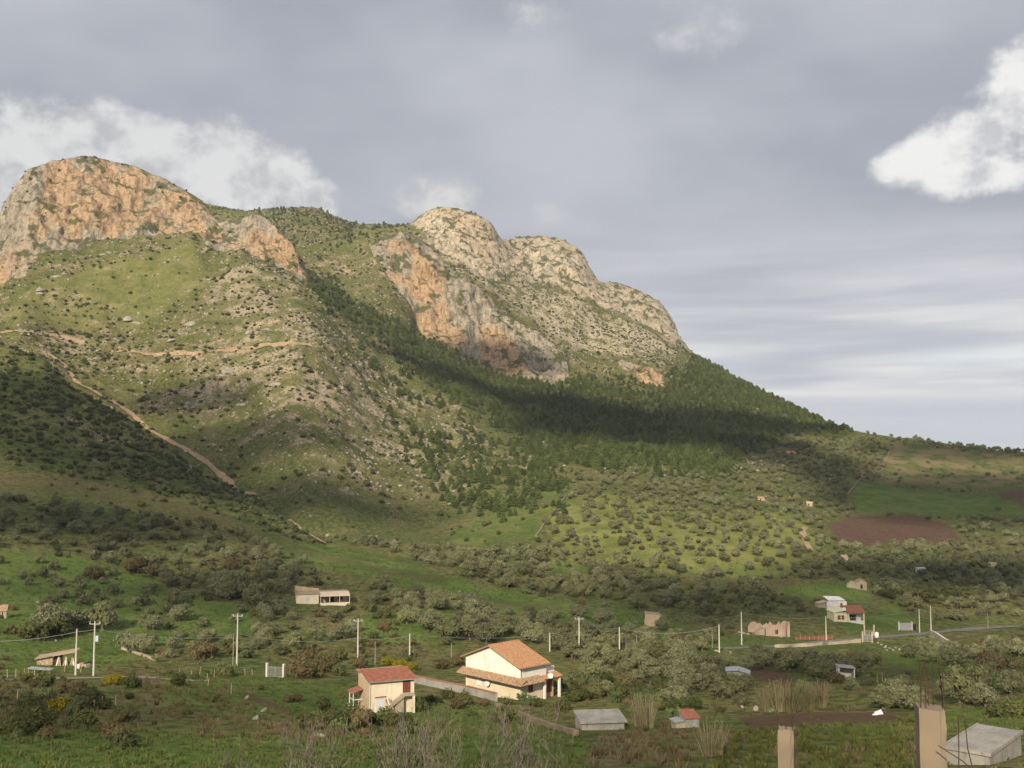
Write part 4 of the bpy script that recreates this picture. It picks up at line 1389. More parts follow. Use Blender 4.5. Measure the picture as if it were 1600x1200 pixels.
# ------------------------------------------------------------------ built things: mesh helper
class MB:
    def __init__(self):
        self.v, self.f = [], []

    def add(self, vs, fs):
        o = len(self.v)
        self.v += [tuple(map(float, p)) for p in vs]
        self.f += [tuple(i + o for i in f) for f in fs]
        return self

    def box(self, x0, x1, y0, y1, z0, z1):
        return self.add([(x0, y0, z0), (x1, y0, z0), (x1, y1, z0), (x0, y1, z0), (x0, y0, z1), (x1, y0, z1), (x1, y1, z1), (x0, y1, z1)],
                        [(0, 3, 2, 1), (4, 5, 6, 7), (0, 1, 5, 4), (1, 2, 6, 5), (2, 3, 7, 6), (3, 0, 4, 7)])

    def slab(self, quad, th):
        """Four top corners (counter-clockwise from above) thickened downwards."""
        q = [Vector(p) for p in quad]
        lo = [p - Vector((0, 0, th)) for p in q]
        return self.add(q + lo, [(0, 1, 2, 3), (7, 6, 5, 4), (0, 4, 5, 1), (1, 5, 6, 2), (2, 6, 7, 3), (3, 7, 4, 0)])

    def prism(self, poly, axis, a0, a1):
        """Polygon in the two other axes, extruded along axis from a0 to a1."""
        def p3(p, a):
            return (a, p[0], p[1]) if axis == 'x' else (p[0], a, p[1]) if axis == 'y' else (p[0], p[1], a)
        n = len(poly)
        vs = [p3(p, a0) for p in poly] + [p3(p, a1) for p in poly]
        fs = [tuple(range(n))[::-1], tuple(range(n, 2 * n))] + [(i, (i + 1) % n, n + (i + 1) % n, n + i) for i in range(n)]
        return self.add(vs, fs)

    def tube(self, path, rad, sides=6, cap=True):
        rad = rad if isinstance(rad, (list, tuple)) else [rad] * len(path)
        V, F = tube_np(path, rad, sides)
        fs = [tuple(f) for f in F]
        if cap:
            n = len(V)
            fs += [tuple(range(sides))[::-1], tuple(range(n - sides, n))]
        return self.add(V, fs)

    def tiles(self, p0, pe, pr, nrow, amp=0.05, per=0.28, th=0.06):
        """Barrel-tiled slope: p0 eave start, pe eave end, pr ridge start; rolls run from eave to ridge."""
        p0, pe, pr = Vector(p0), Vector(pe), Vector(pr)
        e, s = pe - p0, pr - p0
        nrm = e.cross(s).normalized()
        if nrm.z < 0:
            nrm = -nrm
        cols = max(4, int(e.length / per)) * 4
        vs, fs = [], []
        for j in range(nrow + 1):
            for side in (0, 1):
                if (j == 0 and side == 1) or (j == nrow and side == 0):
                    continue
                lift = 0.035 if side == 1 else 0.0
                for i in range(cols + 1):
                    h = abs(math.sin(math.pi * i / 4.0)) * amp + lift
                    vs.append(p0 + e * (i / cols) + s * (j / nrow) + nrm * (h + 0.01))
        rowsn = len(vs) // (cols + 1)
        for j in range(rowsn - 1):
            for i in range(cols):
                a = j * (cols + 1) + i
                fs.append((a, a + 1, a + cols + 2, a + cols + 1))
        self.add(vs, fs)
        return self.slab([p0, pe, pe + s, p0 + s] if e.cross(s).z > 0 else [p0, p0 + s, pe + s, pe], th)

    def build(self, name, mat, parent=None, smooth=False):
        me = bpy.data.meshes.new(name)
        me.from_pydata(self.v, [], self.f)
        me.materials.append(mat)
        if smooth:
            for p in me.polygons:
                p.use_smooth = True
        me.validate()
        me.update()
        return link(name, me, parent)


def plaster(name, col, stain, dark=(0.16, 0.14, 0.115), amt=0.55):
    m, t = new_mat(name)
    co = t.n('ShaderNodeTexCoord').outputs['Object']
    n1 = t.noise(co, 0.55, 5, 0.6, 0.3)
    n2 = t.noise(t.vm('MULTIPLY', co, (1.0, 1.0, 0.16)), 2.6, 5, 0.65)
    c = t.mix(t.smooth(n1, 0.38, 0.66), col, stain)
    c = t.mix(t.m('MULTIPLY', t.smooth(n2, 0.52, 0.74), amt), c, dark)
    finish(t, c, 0.92, bump(t, n2, 0.25, 0.03), 0.1)
    return m


M_CREAM = plaster('cream_plaster', (0.78, 0.75, 0.68), (0.70, 0.65, 0.56), (0.40, 0.36, 0.30), 0.65)
M_CREAM_LOW = plaster('buff_plaster', (0.66, 0.58, 0.43), (0.60, 0.50, 0.36), (0.36, 0.31, 0.24), 0.5)
M_TAN = plaster('tan_plaster', (0.55, 0.42, 0.28), (0.48, 0.36, 0.24), (0.30, 0.25, 0.18), 0.5)
M_PALE = plaster('pale_plaster', (0.72, 0.64, 0.50), (0.66, 0.55, 0.42), (0.36, 0.30, 0.22), 0.65)
M_YELLOW = plaster('yellow_plaster', (0.76, 0.69, 0.48), (0.70, 0.62, 0.42), (0.45, 0.38, 0.25), 0.4)
M_WHITE = plaster('white_plaster', (0.74, 0.73, 0.70), (0.64, 0.62, 0.58), (0.40, 0.38, 0.35), 0.4)
M_PINK = plaster('pink_ruin_plaster', (0.46, 0.31, 0.24), (0.50, 0.40, 0.31), (0.30, 0.22, 0.18), 0.6)
M_STONEWALL = plaster('rubble_stone', (0.42, 0.36, 0.27), (0.34, 0.28, 0.21), (0.18, 0.155, 0.12), 0.7)
M_EARTHWALL = plaster('earthy_stone', (0.26, 0.205, 0.14), (0.20, 0.165, 0.11), (0.11, 0.095, 0.065), 0.7)
M_CONC = plaster('weathered_concrete', (0.36, 0.335, 0.295), (0.27, 0.255, 0.225), (0.12, 0.108, 0.092), 0.8)
M_PILLAR = plaster('raw_concrete', (0.250, 0.195, 0.138), (0.20, 0.155, 0.108), (0.105, 0.078, 0.055), 0.75)  # concrete darkened in colour to carry the shade of that corner
M_POLE = plaster('pole_concrete', (0.56, 0.52, 0.44), (0.48, 0.44, 0.37), (0.34, 0.3, 0.25), 0.3)
M_TILE = plain_mat('terracotta_tiles', (0.34, 0.165, 0.085), 0.9, col2=(0.50, 0.30, 0.165), scale=3.2, lo=0.32, hi=0.70)
M_TILE_OLD = plain_mat('weathered_tiles', (0.26, 0.155, 0.095), 0.9, col2=(0.44, 0.31, 0.20), scale=3.0, lo=0.34, hi=0.66)
M_TILE_RED = plain_mat('red_tiles', (0.27, 0.100, 0.064), 0.85, col2=(0.37, 0.165, 0.105), scale=2.0, lo=0.35, hi=0.68)
M_BROWN = plain_mat('brown_door_paint', (0.17, 0.055, 0.035), 0.7)
M_WDOOR = plain_mat('pale_blue_door_paint', (0.55, 0.58, 0.60), 0.7)
M_DARK = plain_mat('dark_opening', (0.03, 0.026, 0.022), 0.9)  # near-black panels stand in for the unlit depth of openings
M_GLASS = plain_mat('window_glass', (0.05, 0.055, 0.06), 0.15, spec=0.5)
M_METAL = plain_mat('grey_metal', (0.42, 0.43, 0.44), 0.55, col2=(0.30, 0.29, 0.28), scale=2.0, metal=0.3)
M_RUST = plain_mat('rusty_steel', (0.050, 0.030, 0.024), 0.9, col2=(0.080, 0.048, 0.036), scale=8.0)
M_WIRE = plain_mat('cable_sheath', (0.30, 0.30, 0.29), 0.8)
M_WOOD = plain_mat('old_timber', (0.30, 0.22, 0.14), 0.9, col2=(0.46, 0.36, 0.25), scale=2.5)
M_SHEET = plain_mat('white_sheet', (0.66, 0.66, 0.66), 0.6)
M_AWNING = plain_mat('awning_cloth', (0.66, 0.54, 0.40), 0.85, col2=(0.60, 0.47, 0.34), scale=0.8)
M_FLATROOF = plain_mat('flat_roof', (0.40, 0.30, 0.21), 0.9, col2=(0.32, 0.25, 0.18), scale=0.6)
M_ASPHALT = plain_mat('old_asphalt', (0.15, 0.14, 0.125), 0.95, col2=(0.20, 0.185, 0.165), scale=0.4)
M_TRACK = plain_mat('track_earth', (0.32, 0.215, 0.125), 0.95, col2=(0.41, 0.295, 0.18), scale=0.25)
M_TRACK_GREY = plain_mat('lane_gravel', (0.30, 0.26, 0.20), 0.95, col2=(0.22, 0.2, 0.14), scale=0.5)
M_REDFENCE = plain_mat('red_net', (0.22, 0.075, 0.048), 0.8)
M_BLUE = plain_mat('pale_blue_box', (0.42, 0.50, 0.58), 0.6)
M_REDPAINT = plain_mat('red_paint', (0.38, 0.07, 0.04), 0.7)

LANDMARKS = []       # (phrase, px, py)


def thing(name, px, py, phi, label, cat, group=None, landmark=None, sink=0.0):
    p = hit(px, py)
    o = empty(name, (p.x, p.y, p.z - sink), phi)
    tag(o, label, cat, group)
    if landmark:
        LANDMARKS.append((landmark, px, py))
    return o, p


def window(parent, mat_frame, pts, facing, w_, h_, name='window', mat=None, depth=0.06):
    """Window or door on a wall: centre-bottom point, outward unit vector in local xy."""
    x, y, z = pts
    fx, fy = facing
    tx, ty = -fy, fx
    def bx(m, a0, a1, z0, z1, d0, d1):
        c = [(x + tx * a + fx * dd, y + ty * a + fy * dd) for a, dd in ((a0, d0), (a1, d0), (a1, d1), (a0, d1))]
        m.add([(cx, cy, z0) for cx, cy in c] + [(cx, cy, z1) for cx, cy in c], [(0, 3, 2, 1), (4, 5, 6, 7), (0, 1, 5, 4), (1, 2, 6, 5), (2, 3, 7, 6), (3, 0, 4, 7)])
        return m
    m = MB()
    bx(m, -w_ / 2, w_ / 2, z, z + h_, -0.02, depth * 0.5)
    o = m.build(name, mat or M_GLASS, parent)
    f = MB()
    fw = 0.09
    bx(f, -w_ / 2 - fw, -w_ / 2, z, z + h_ + fw, -0.02, depth)
    bx(f, w_ / 2, w_ / 2 + fw, z, z + h_ + fw, -0.02, depth)
    bx(f, -w_ / 2, w_ / 2, z + h_, z + h_ + fw, -0.02, depth)
    if name == 'window':
        bx(f, -w_ / 2 - fw * 1.6, w_ / 2 + fw * 1.6, z - fw, z, -0.02, depth * 2.2)
        bx(f, -0.03, 0.03, z, z + h_, -0.02, depth * 0.8)
    f.build('frame', mat_frame, o)
    return o


def dish(loc, aim, r, label, landmark=None):
    """Satellite dish on a bracket: bowl, arm, bracket."""
    o = empty('satellite_dish', loc)
    tag(o, label, 'satellite dish', 'satellite dishes')
    a = Vector(aim).normalized()
    q = a.to_track_quat('Z', 'Y').to_matrix()
    vs, fs = [], []
    n = 16
    for ring, (rr, dz) in enumerate([(0, 0), (0.5, 0.05), (1.0, 0.19)]):
        for i in range(n if rr else 1):
            an = 2 * math.pi * i / n
            vs.append(q @ Vector((rr * r * math.cos(an), rr * r * math.sin(an), dz * r)))
    for i in range(n):
        j = (i + 1) % n
        fs.append((0, 1 + i, 1 + j))
        fs.append((1 + i, 1 + n + i, 1 + n + j, 1 + j))
    back = [v - a * 0.03 for v in vs]
    m = MB().add(vs, fs)
    m.add(back, [f[::-1] for f in fs])
    m.build('bowl', M_SHEET, o, True)
    f0 = a * (0.75 * r)
    MB().tube([q @ Vector((0, -r, 0.19 * r)), f0], 0.02, 4).tube([f0, f0 - a * 0.12], 0.05, 5).build('feed_arm', M_METAL, o)
    MB().tube([-a * 0.02, -a * 0.35, -a * 0.35 - Vector((0, 0, 0.3))], 0.03, 5).build('bracket', M_METAL, o)
    return o


# ------------------------------------------------------------------ the large house with the tiled gable roof
o, P0 = thing('farmhouse', 813, 1094, R(44), 'large cream house with a tiled gable roof and a tiled skirt roof round it', 'house', landmark='the large gabled house')
HW, HL = 5.9, 13.0            # along x: the side wall, along y: the gable wall
E, A = 5.2, 7.55
MB().prism([(0, 3.05), (HL, 3.05), (HL, E), (HL * 0.52, A), (0, E)], 'x', 0.0, HW).build('upper_wall', M_CREAM, o)
MB().box(0.003, HW, 0.003, HL, -2.0, 3.05).build('lower_wall', M_CREAM_LOW, o)
yr = HL * 0.52
rf = MB().tiles((-0.55, -0.6, E - 0.16), (HW + 0.4, -0.6, E - 0.16), (-0.55, yr, A + 0.12), 18).build('roof_slope', M_TILE, o)
MB().tiles((HW + 0.4, HL + 0.6, E - 0.16), (-0.55, HL + 0.6, E - 0.16), (HW + 0.4, yr, A + 0.12), 18).build('roof_slope', M_TILE, o)
MB().tube([(-0.6, yr, A + 0.17), (HW + 0.45, yr, A + 0.17)], 0.13, 8).build('ridge_cap', M_TILE, rf)
m = MB()
for s0, s1 in (((-0.6, -0.6, E - 0.22), (-0.6, yr, A + 0.06)), ((-0.6, HL + 0.6, E - 0.22), (-0.6, yr, A + 0.06))):
    m.tube([s0, s1], 0.10, 6)
m.build('verge_board', M_TILE_OLD, rf)
MB().tiles((-1.5, HL + 0.8, 2.55), (-1.5, -1.45, 2.55), (-0.02, HL + 0.8, 3.3), 5, 0.07, 0.34).build('skirt_roof', M_TILE_OLD, o)
MB().tiles((-1.45, -1.5, 2.55), (4.2, -1.5, 2.55), (-1.45, -0.02, 3.3), 5, 0.07, 0.34).build('skirt_roof', M_TILE_OLD, o)
for i in range(9):
    y = -0.9 + i * (HL + 1.2) / 8
    MB().box(-1.35, 0.0, y - 0.06, y + 0.06, 2.36, 2.48).build('rafter', M_BROWN, o)
MB().tube([(-0.5, -0.68, E - 0.2), (HW + 0.4, -0.68, E - 0.24)], 0.07, 6).tube([(0.15, -0.66, E - 0.25), (0.15, -0.08, E - 0.6), (0.15, -0.08, 3.35)], 0.045, 5).build('gutter', M_TILE_OLD, o)
window(o, M_BROWN, (2.3, 0.0, 1.0), (0, -1), 0.8, 1.1, mat=M_BROWN)
window(o, M_WHITE, (0.0, 9.6, 0.9), (-1, 0), 1.0, 1.0, mat=M_WHITE)
# terrace block with the porch at the far end of the side wall
te = MB().box(HW + 0.003, HW + 2.5, 0.6, 5.2, 2.75, 3.0).build('terrace', M_CREAM, o)
MB().box(HW + 0.05, HW + 2.5, 0.6, 0.75, 3.003, 4.1).box(HW + 2.35, HW + 2.5, 0.753, 5.2, 3.003, 4.1).build('parapet', M_CREAM, te)
MB().tiles((4.4, -1.1, 2.72), (HW + 2.9, -1.1, 2.72), (4.4, 0.55, 3.2), 3, 0.06, 0.34).build('porch_roof', M_TILE, o)
for px_ in (4.7, HW + 2.2):
    MB().box(px_, px_ + 0.35, -0.8, -0.45, -2.2, 2.62).build('porch_pillar', M_CREAM, o)
MB().box(HW + 0.003, HW + 2.3, 0.62, 0.8, -2, 2.74).build('porch_wall', M_TAN, o)
window(o, M_BROWN, (HW + 1.2, 0.62, 0.0), (0, -1), 1.1, 2.1, 'door', M_BROWN)
mt = o.matrix_world = Matrix.Translation(o.location) @ Matrix.Rotation(R(44), 4, 'Z')
dish(mt @ Vector((-0.38, 7.2, 1.55)), (-0.6, -0.75, 0.35), 0.50, 'white satellite dish on the gable wall under the skirt roof')
dish(mt @ Vector((5.6, -1.25, 3.15)), (-0.15, -0.9, 0.35), 0.45, 'white satellite dish on the porch roof of the large house')
for i, (dx, dy) in enumerate(((HW + 0.9, 2.2), (HW + 1.7, 3.6))):
    t_ = empty('water_tank', mt @ Vector((dx, dy, 3.0)))
    MB().tube([(0, 0, 0.0), (0, 0, 0.75), (0, 0, 0.86)], [0.45, 0.45, 0.30], 12).build('drum', M_METAL, t_)
    MB().tube([(0, 0, 0.84), (0, 0, 0.95)], 0.16, 8).build('cap', M_METAL, t_)
    tag(t_, ('grey water tank on the house terrace, nearer the tiled roof', 'grey water tank on the house terrace, at its outer corner')[i], 'water tank', 'water tanks on the terrace')

# ------------------------------------------------------------------ garden wall with terracotta coping, running up to the large house
def wall_run(name, pix, h, th, mat, label, cat='wall', coping=None, landmark=None, base=1.0, rough=0.0, seed=1):
    """A wall following the ground through the given sight points."""
    pts = []
    for a, b in zip(pix[:-1], pix[1:]):
        n = max(2, int(math.hypot(b[0] - a[0], b[1] - a[1]) / 7))
        for i in range(n):
            t = i / n
            pts.append(hit(a[0] + (b[0] - a[0]) * t, a[1] + (b[1] - a[1]) * t))
    pts.append(hit(*pix[-1]))
    root = empty(name, pts[len(pts) // 2])
    c0 = root.location.copy()
    rg = random.Random(seed)
    m, cp = MB(), MB()
    vs, cv = [], []
    for i, p in enumerate(pts):
        d = (pts[min(i + 1, len(pts) - 1)] - pts[max(0, i - 1)])
        d.z = 0
        d.normalize()
        s = Vector((-d.y, d.x, 0)) * th * 0.5
        hh = h * (1 + rg.uniform(-rough, rough))
        q = p - c0
        vs += [q - s - Vector((0, 0, base)), q + s - Vector((0, 0, base)), q + s + Vector((0, 0, hh)), q - s + Vector((0, 0, hh))]
        s2 = s * 1.7
        cv += [q - s2 + Vector((0, 0, hh + 0.0)), q + s2 + Vector((0, 0, hh + 0.0)), q + Vector((0, 0, hh + 0.16))]
    n = len(pts)
    fs = []
    for i in range(n - 1):
        a = i * 4
        for k2 in range(4):
            fs.append((a + k2, a + (k2 + 1) % 4, a + 4 + (k2 + 1) % 4, a + 4 + k2))
    fs += [(3, 2, 1, 0), (n * 4 - 4, n * 4 - 3, n * 4 - 2, n * 4 - 1)]
    m.add(vs, fs).build('masonry', mat, root)
    if coping:
        fs = []
        for i in range(n - 1):
            a = i * 3
            for k2 in range(3):
                fs.append((a + k2, a + (k2 + 1) % 3, a + 3 + (k2 + 1) % 3, a + 3 + k2))
        fs += [(2, 1, 0), (n * 3 - 3, n * 3 - 2, n * 3 - 1)]
        cp.add(cv, fs).build('coping', coping, root)
    tag(root, label, cat)
    if landmark:
        LANDMARKS.append((landmark, *pix[len(pix) // 2]))
    return root


wall_run('garden_wall', [(646, 1066), (680, 1074), (730, 1084), (776, 1096)], 1.25, 0.35, M_CONC, 'grey garden wall with red coping running up to the large house', coping=M_TILE_RED)
wall_run('field_wall', [(776, 1104), (810, 1118), (850, 1134), (900, 1150)], 0.6, 0.6, M_EARTHWALL, 'low brown wall running downhill from the large house', rough=0.12, landmark='the low brown wall')
wall_run('grey_wall', [(190, 1014), (212, 1021), (242, 1032)], 0.5, 0.4, M_STONEWALL, 'low pale wall under the two olives behind the utility poles', rough=0.15, landmark='the low pale wall')

# ------------------------------------------------------------------ the small two-storey house with the red roof
o, P0 = thing('cottage', 577, 1114, R(24), 'small two-storey tan house with a red pitched roof and outside stair', 'house', landmark='the small red-roofed house')
CW, CD, CE = 6.6, 4.3, 4.3
MB().prism([(0, -1.5), (CD, -1.5), (CD, CE + 0.7), (0, CE)], 'x', 0.0, CW).build('wall', M_PALE, o)
MB().box(-0.03, 0.0, 0.003, CD, -1.5, CE + 0.05).build('side_wall', M_TAN, o)
MB().box(-0.02, CW, CD + 0.003, CD + 1.5, -1.5, CE + 0.55).build('rear_wall', M_TAN, o)
MB().tiles((-0.25, -0.45, CE - 0.02), (CW + 0.35, -0.45, CE - 0.02), (-0.25, CD + 0.2, CE + 0.80), 12, 0.035, 0.26).build('roof', M_TILE_RED, o)
MB().box(-0.4, CW + 0.1, CD + 0.25, CD + 1.7, CE + 0.56, CE + 0.66).build('rear_roof', M_TILE_OLD, o)
MB().tube([(-0.2, -0.5, CE - 0.06), (CW + 0.3, -0.5, CE - 0.1)], 0.06, 6).tube([(0.12, -0.48, CE - 0.1), (0.12, -0.07, CE - 0.4), (0.12, -0.07, -0.5)], 0.04, 5).build('gutter', M_METAL, o)
dr = window(o, M_BROWN, (5.45, 0.0, 2.3), (0, -1), 0.95, 1.8, 'door', M_BROWN)
MB().box(5.75, 5.8, -0.1, -0.05, 3.2, 3.32).build('handle', M_METAL, dr)
window(o, M_PALE, (1.6, 0.0, 0.0), (0, -1), 1.1, 1.85, 'door', M_WDOOR)
MB().box(0.8, 2.4, -0.16, 0.0, 2.0, 2.13).build('lintel', M_TILE_RED, o)
st = MB()
for i in range(12):
    x = 4.8 - i * 0.27
    st.box(x - 0.27, x, -1.0, -0.003, 2.22 - (i + 1) * 0.19 - 0.16, 2.22 - i * 0.19)
st.box(4.8, 6.4, -1.05, -0.003, 2.05, 2.24)
st.build('stair', M_STONEWALL, o)
MB().prism([(6.1, -1.5), (6.4, -1.5), (6.4, 2.04), (6.1, 2.04)], 'y', -1.0, -0.7).build('stair_pier', M_PALE, o)
MB().prism([(2.8, -1.4), (4.8, -1.4), (4.8, 1.95), (4.1, 1.5), (3.5, 0.5)], 'y', -0.75, -0.06).build('stair_wall', M_STONEWALL, o)
# lean-to on the left
l_ = MB()
for yy in (3.2, 5.2):
    l_.box(-1.5, -1.38, yy, yy + 0.12, -1.5, 2.2)
l_.box(-1.5, -0.04, 3.2, 3.3, 1.2, 1.3).box(-1.48, -1.42, 3.2, 5.3, 1.2, 1.28)
l_.build('lean_to_frame', M_SHEET, o)
MB().slab([(-1.75, 3.0, 2.25), (-0.04, 3.0, 2.7), (-0.04, 5.5, 2.7), (-1.75, 5.5, 2.25)], 0.08).build('lean_to_roof', M_TILE_RED, o)
mc = Matrix.Translation(o.location) @ Matrix.Rotation(R(24), 4, 'Z')
for i, (x, lean) in enumerate(((2.7, 0.9), (3.0, 1.2), (3.25, 1.0))):
    b = empty('plank', mc @ Vector((x, -1.5, -0.6)), R(24))
    MB().slab([(0, 0, 0), (0.28, 0, 0), (0.28 - lean * 0.6, 1.2, 2.4), (-lean * 0.6, 1.2, 2.4)], 0.09).build('board', M_WOOD if i != 1 else M_SHEET, b)
    tag(b, ('timber plank leaning by the pale door of the small house', 'white board leaning between two planks at the small house', 'timber plank leaning nearest the ruined stair of the small house')[i], 'plank', 'boards leaning on the small house')
b = empty('pipe_section', mc @ Vector((4.2, -2.4, -0.8)), R(10))
MB().tube([(-0.9, 0, 0.3), (0.9, 0, 0.3)], 0.34, 12).build('barrel', M_PINK, b)
MB().tube([(-0.95, 0, 0.3), (-0.85, 0, 0.3)], 0.40, 12).tube([(0.85, 0, 0.3), (0.95, 0, 0.3)], 0.40, 12).build('hoop', M_PINK, b)
tag(b, 'pinkish barrel lying below the stair of the small house', 'barrel')

# ------------------------------------------------------------------ the flat-roofed house with the veranda
o, P0 = thing('bungalow', 498, 944, R(14), 'flat-roofed buff bungalow with an awning veranda among olives', 'house', landmark='the flat-roofed bungalow')
MB().box(-6.6, 0.0, 0.0, 7.0, -1.0, 3.0).build('wall', M_PALE, o)
MB().box(0.003, 8.6, 2.6, 7.0, -1.0, 2.9).build('side_wall', M_TAN, o)
MB().box(-6.9, 0.3, -0.3, 7.3, 3.003, 3.3).build('roof', M_FLATROOF, o)
MB().box(0.31, 8.9, 2.4, 7.3, 2.95, 3.25).build('roof', M_FLATROOF, o)
MB().prism([(-6.8, 3.303), (0.4, 3.303), (0.4, 3.8), (-6.8, 4.9)], 'y', 6.6, 6.95).build('parapet', M_TAN, o)
MB().box(-7.0, -6.5, -0.3, 6.5, 3.305, 3.75).build('parapet', M_TILE_OLD, o)
MB().slab([(0.2, -1.6, 2.5), (9.2, -1.6, 2.5), (9.2, 2.6, 3.35), (0.2, 2.6, 3.35)], 0.12).build('awning', M_AWNING, o)
for x in (0.4, 3.1, 6.0, 9.0):
    MB().box(x, x + 0.16, -1.45, -1.29, -1.2, 2.42).build('veranda_post', M_SHEET, o)
MB().box(0.2, 9.2, -1.5, -1.35, -1.2, 0.55).build('veranda_parapet', M_PALE, o)
window(o, M_WHITE, (-3.2, 0.0, 1.0), (0, -1), 1.1, 1.2, mat=M_BLUE)
window(o, M_BROWN, (4.0, 2.6, 0.1), (0, -1), 1.2, 2.0, 'door', M_DARK)
window(o, M_BROWN, (6.6, 2.6, 0.9), (0, -1), 1.2, 1.1, mat=M_DARK)

# ------------------------------------------------------------------ the yellow house and its neighbours by the road
o, P0 = thing('yellow_house', 1324, 972, R(6), 'small yellow house with a red tiled roof and corner porch', 'house', landmark='the yellow house')
MB().box(-4.7, 0.0, 0.0, 6.0, -1.0, 3.2).build('wall', M_YELLOW, o)
MB().box(0.003, 6.0, 2.2, 6.0, -1.0, 3.1).build('porch_wall', M_WHITE, o)
MB().tiles((-0.4, -0.7, 3.05), (6.6, -0.7, 3.05), (-0.4, 4.4, 5.0), 10, 0.04, 0.3).build('roof_slope', M_TILE_RED, o)
MB().tiles((6.6, 6.8, 3.6), (-0.4, 6.8, 3.6), (6.6, 4.4, 5.0), 6, 0.04, 0.3).build('roof_slope', M_TILE_RED, o)
MB().slab([(-5.0, -0.4, 3.35), (-0.4, -0.4, 4.1), (-0.4, 6.4, 4.6), (-5.0, 6.4, 3.6)], 0.16).build('roof_slope', M_YELLOW, o)
MB().prism([(2.2, 3.1), (6.0, 3.1), (6.0, 3.8), (4.4, 4.85), (2.2, 3.95)], 'x', 0.1, 5.9).build('attic_wall', M_YELLOW, o)
for x in (0.05, 5.6):
    MB().box(x, x + 0.45, -0.35, 0.1, -1.4, 2.98).build('porch_pillar', M_YELLOW, o)
MB().box(0.5, 5.6, -0.3, -0.15, -1.4, 0.5).build('porch_parapet', M_WHITE, o)
for x in (-2.9, -1.6):
    window(o, M_BROWN, (x, 0.0, 1.0), (0, -1), 0.8, 1.2, mat=M_BROWN)
window(o, M_WHITE, (3.0, 2.2, 0.1), (0, -1), 2.2, 2.0, 'door', M_GLASS)
dish(Matrix.Translation(o.location) @ Vector((-0.9, 0.4, 4.35)), (-0.3, -0.9, 0.3), 0.6, 'white satellite dish on the roof of the yellow house')

o, P0 = thing('roofless_shed', 1312, 951, R(20), 'derelict pale shed with white roof slabs behind the yellow house', 'shed', landmark='the derelict pale shed')
MB().prism([(-5.5, -1), (3.2, -1), (3.2, 2.4), (0.5, 3.4), (-3.2, 3.8), (-5.5, 2.6)], 'y', 0.0, 0.4).build('wall', M_WHITE, o)
MB().prism([(0.403, -1), (5.5, -1), (5.5, 3.0), (3.0, 3.4), (0.403, 2.4)], 'x', 2.8, 3.2).build('wall', M_PINK, o)
MB().slab([(-5.0, -0.4, 3.3), (2.2, -0.4, 3.1), (2.2, 3.2, 4.0), (-5.0, 3.2, 4.5)], 0.15).build('roof', M_WHITE, o)
window(o, M_STONEWALL, (0.8, 0.0, 0.9), (0, -1), 0.8, 1.0, mat=M_DARK)
MB().slab([(-9.2, 0.2, 2.3), (-5.2, 0.0, 2.9), (-5.2, 2.6, 3.1), (-9.2, 2.6, 2.5)], 0.14).build('canopy', M_STONEWALL, o)
MB().box(-9.0, -5.6, 0.6, 2.4, -1, 2.25).build('store_wall', M_STONEWALL, o)

# pink ruin
o, P0 = thing('ruin', 1204, 994, R(8), 'roofless pinkish ruin with a jagged top and broken stair', 'ruin', landmark='the pinkish ruin')
rg = random.Random(5)
top = [(-6.0, 2.6)]
x = -6.0
while x < 5.8:
    x += rg.uniform(0.5, 0.9)
    top.append((min(x, 6.0), rg.uniform(2.7, 4.1)))
top += [(6.0, 4.0)]
MB().prism([(-6.0, -1.0), (6.0, -1.0), (6.0, 4.0)] + top[::-1][1:], 'y', 3.0, 3.4).build('rear_wall', M_PINK, o)
MB().prism([(-1.5, -1.0), (4.3, -1.0), (4.3, 3.6), (3.2, 3.2), (2.2, 3.5), (0.8, 3.1), (-0.6, 2.8), (-1.5, 2.2)], 'y', 0.0, 0.4).build('front_wall', M_PINK, o)
MB().prism([(0.003, -1.0), (3.0, -1.0), (3.0, 4.1), (1.8, 3.7), (0.9, 4.2), (0.003, 3.9)], 'x', 5.9, 6.3).build('side_wall', M_PINK, o)
for x in (4.5, 5.5):
    MB().box(x, x + 0.4, 0.0, 0.45, -1.0, 3.9 - (x - 4.5)).build('pier', M_PINK, o)
MB().box(-1.4, 4.2, 0.45, 2.9, 2.0, 2.2).build('floor_slab', M_STONEWALL, o)
s_ = MB()
for i in range(11):
    s_.box(-7.8 + i * 0.55, -7.25 + i * 0.55, 0.3, 1.4, -1.0, -0.4 + i * 0.3)
s_.build('stair', M_STONEWALL, o)
window(o, M_PINK, (2.0, 0.0, 0.6), (0, -1), 0.9, 1.3, mat=M_DARK)
for i, (dx, dy, s) in enumerate(((-8.6, -0.6, 0.7), (-9.6, 0.3, 0.5), (-7.4, -1.4, 0.6), (3.0, -1.2, 0.5))):
    b = link('boulder', BOULDERS[i])
    p = o.location + Vector((dx, dy, 0))
    b.location = (p.x, p.y, drop(p.x, p.y) + 0.1)
    b.scale = (s, s, s)
    tag(b, ('pale rubble block at the foot of the ruin stair', 'outermost pale rubble block left of the ruin', 'pale rubble block in the grass below the ruin stair', 'small rubble block before the front wall of the ruin')[i], 'rubble', 'rubble round the ruin')

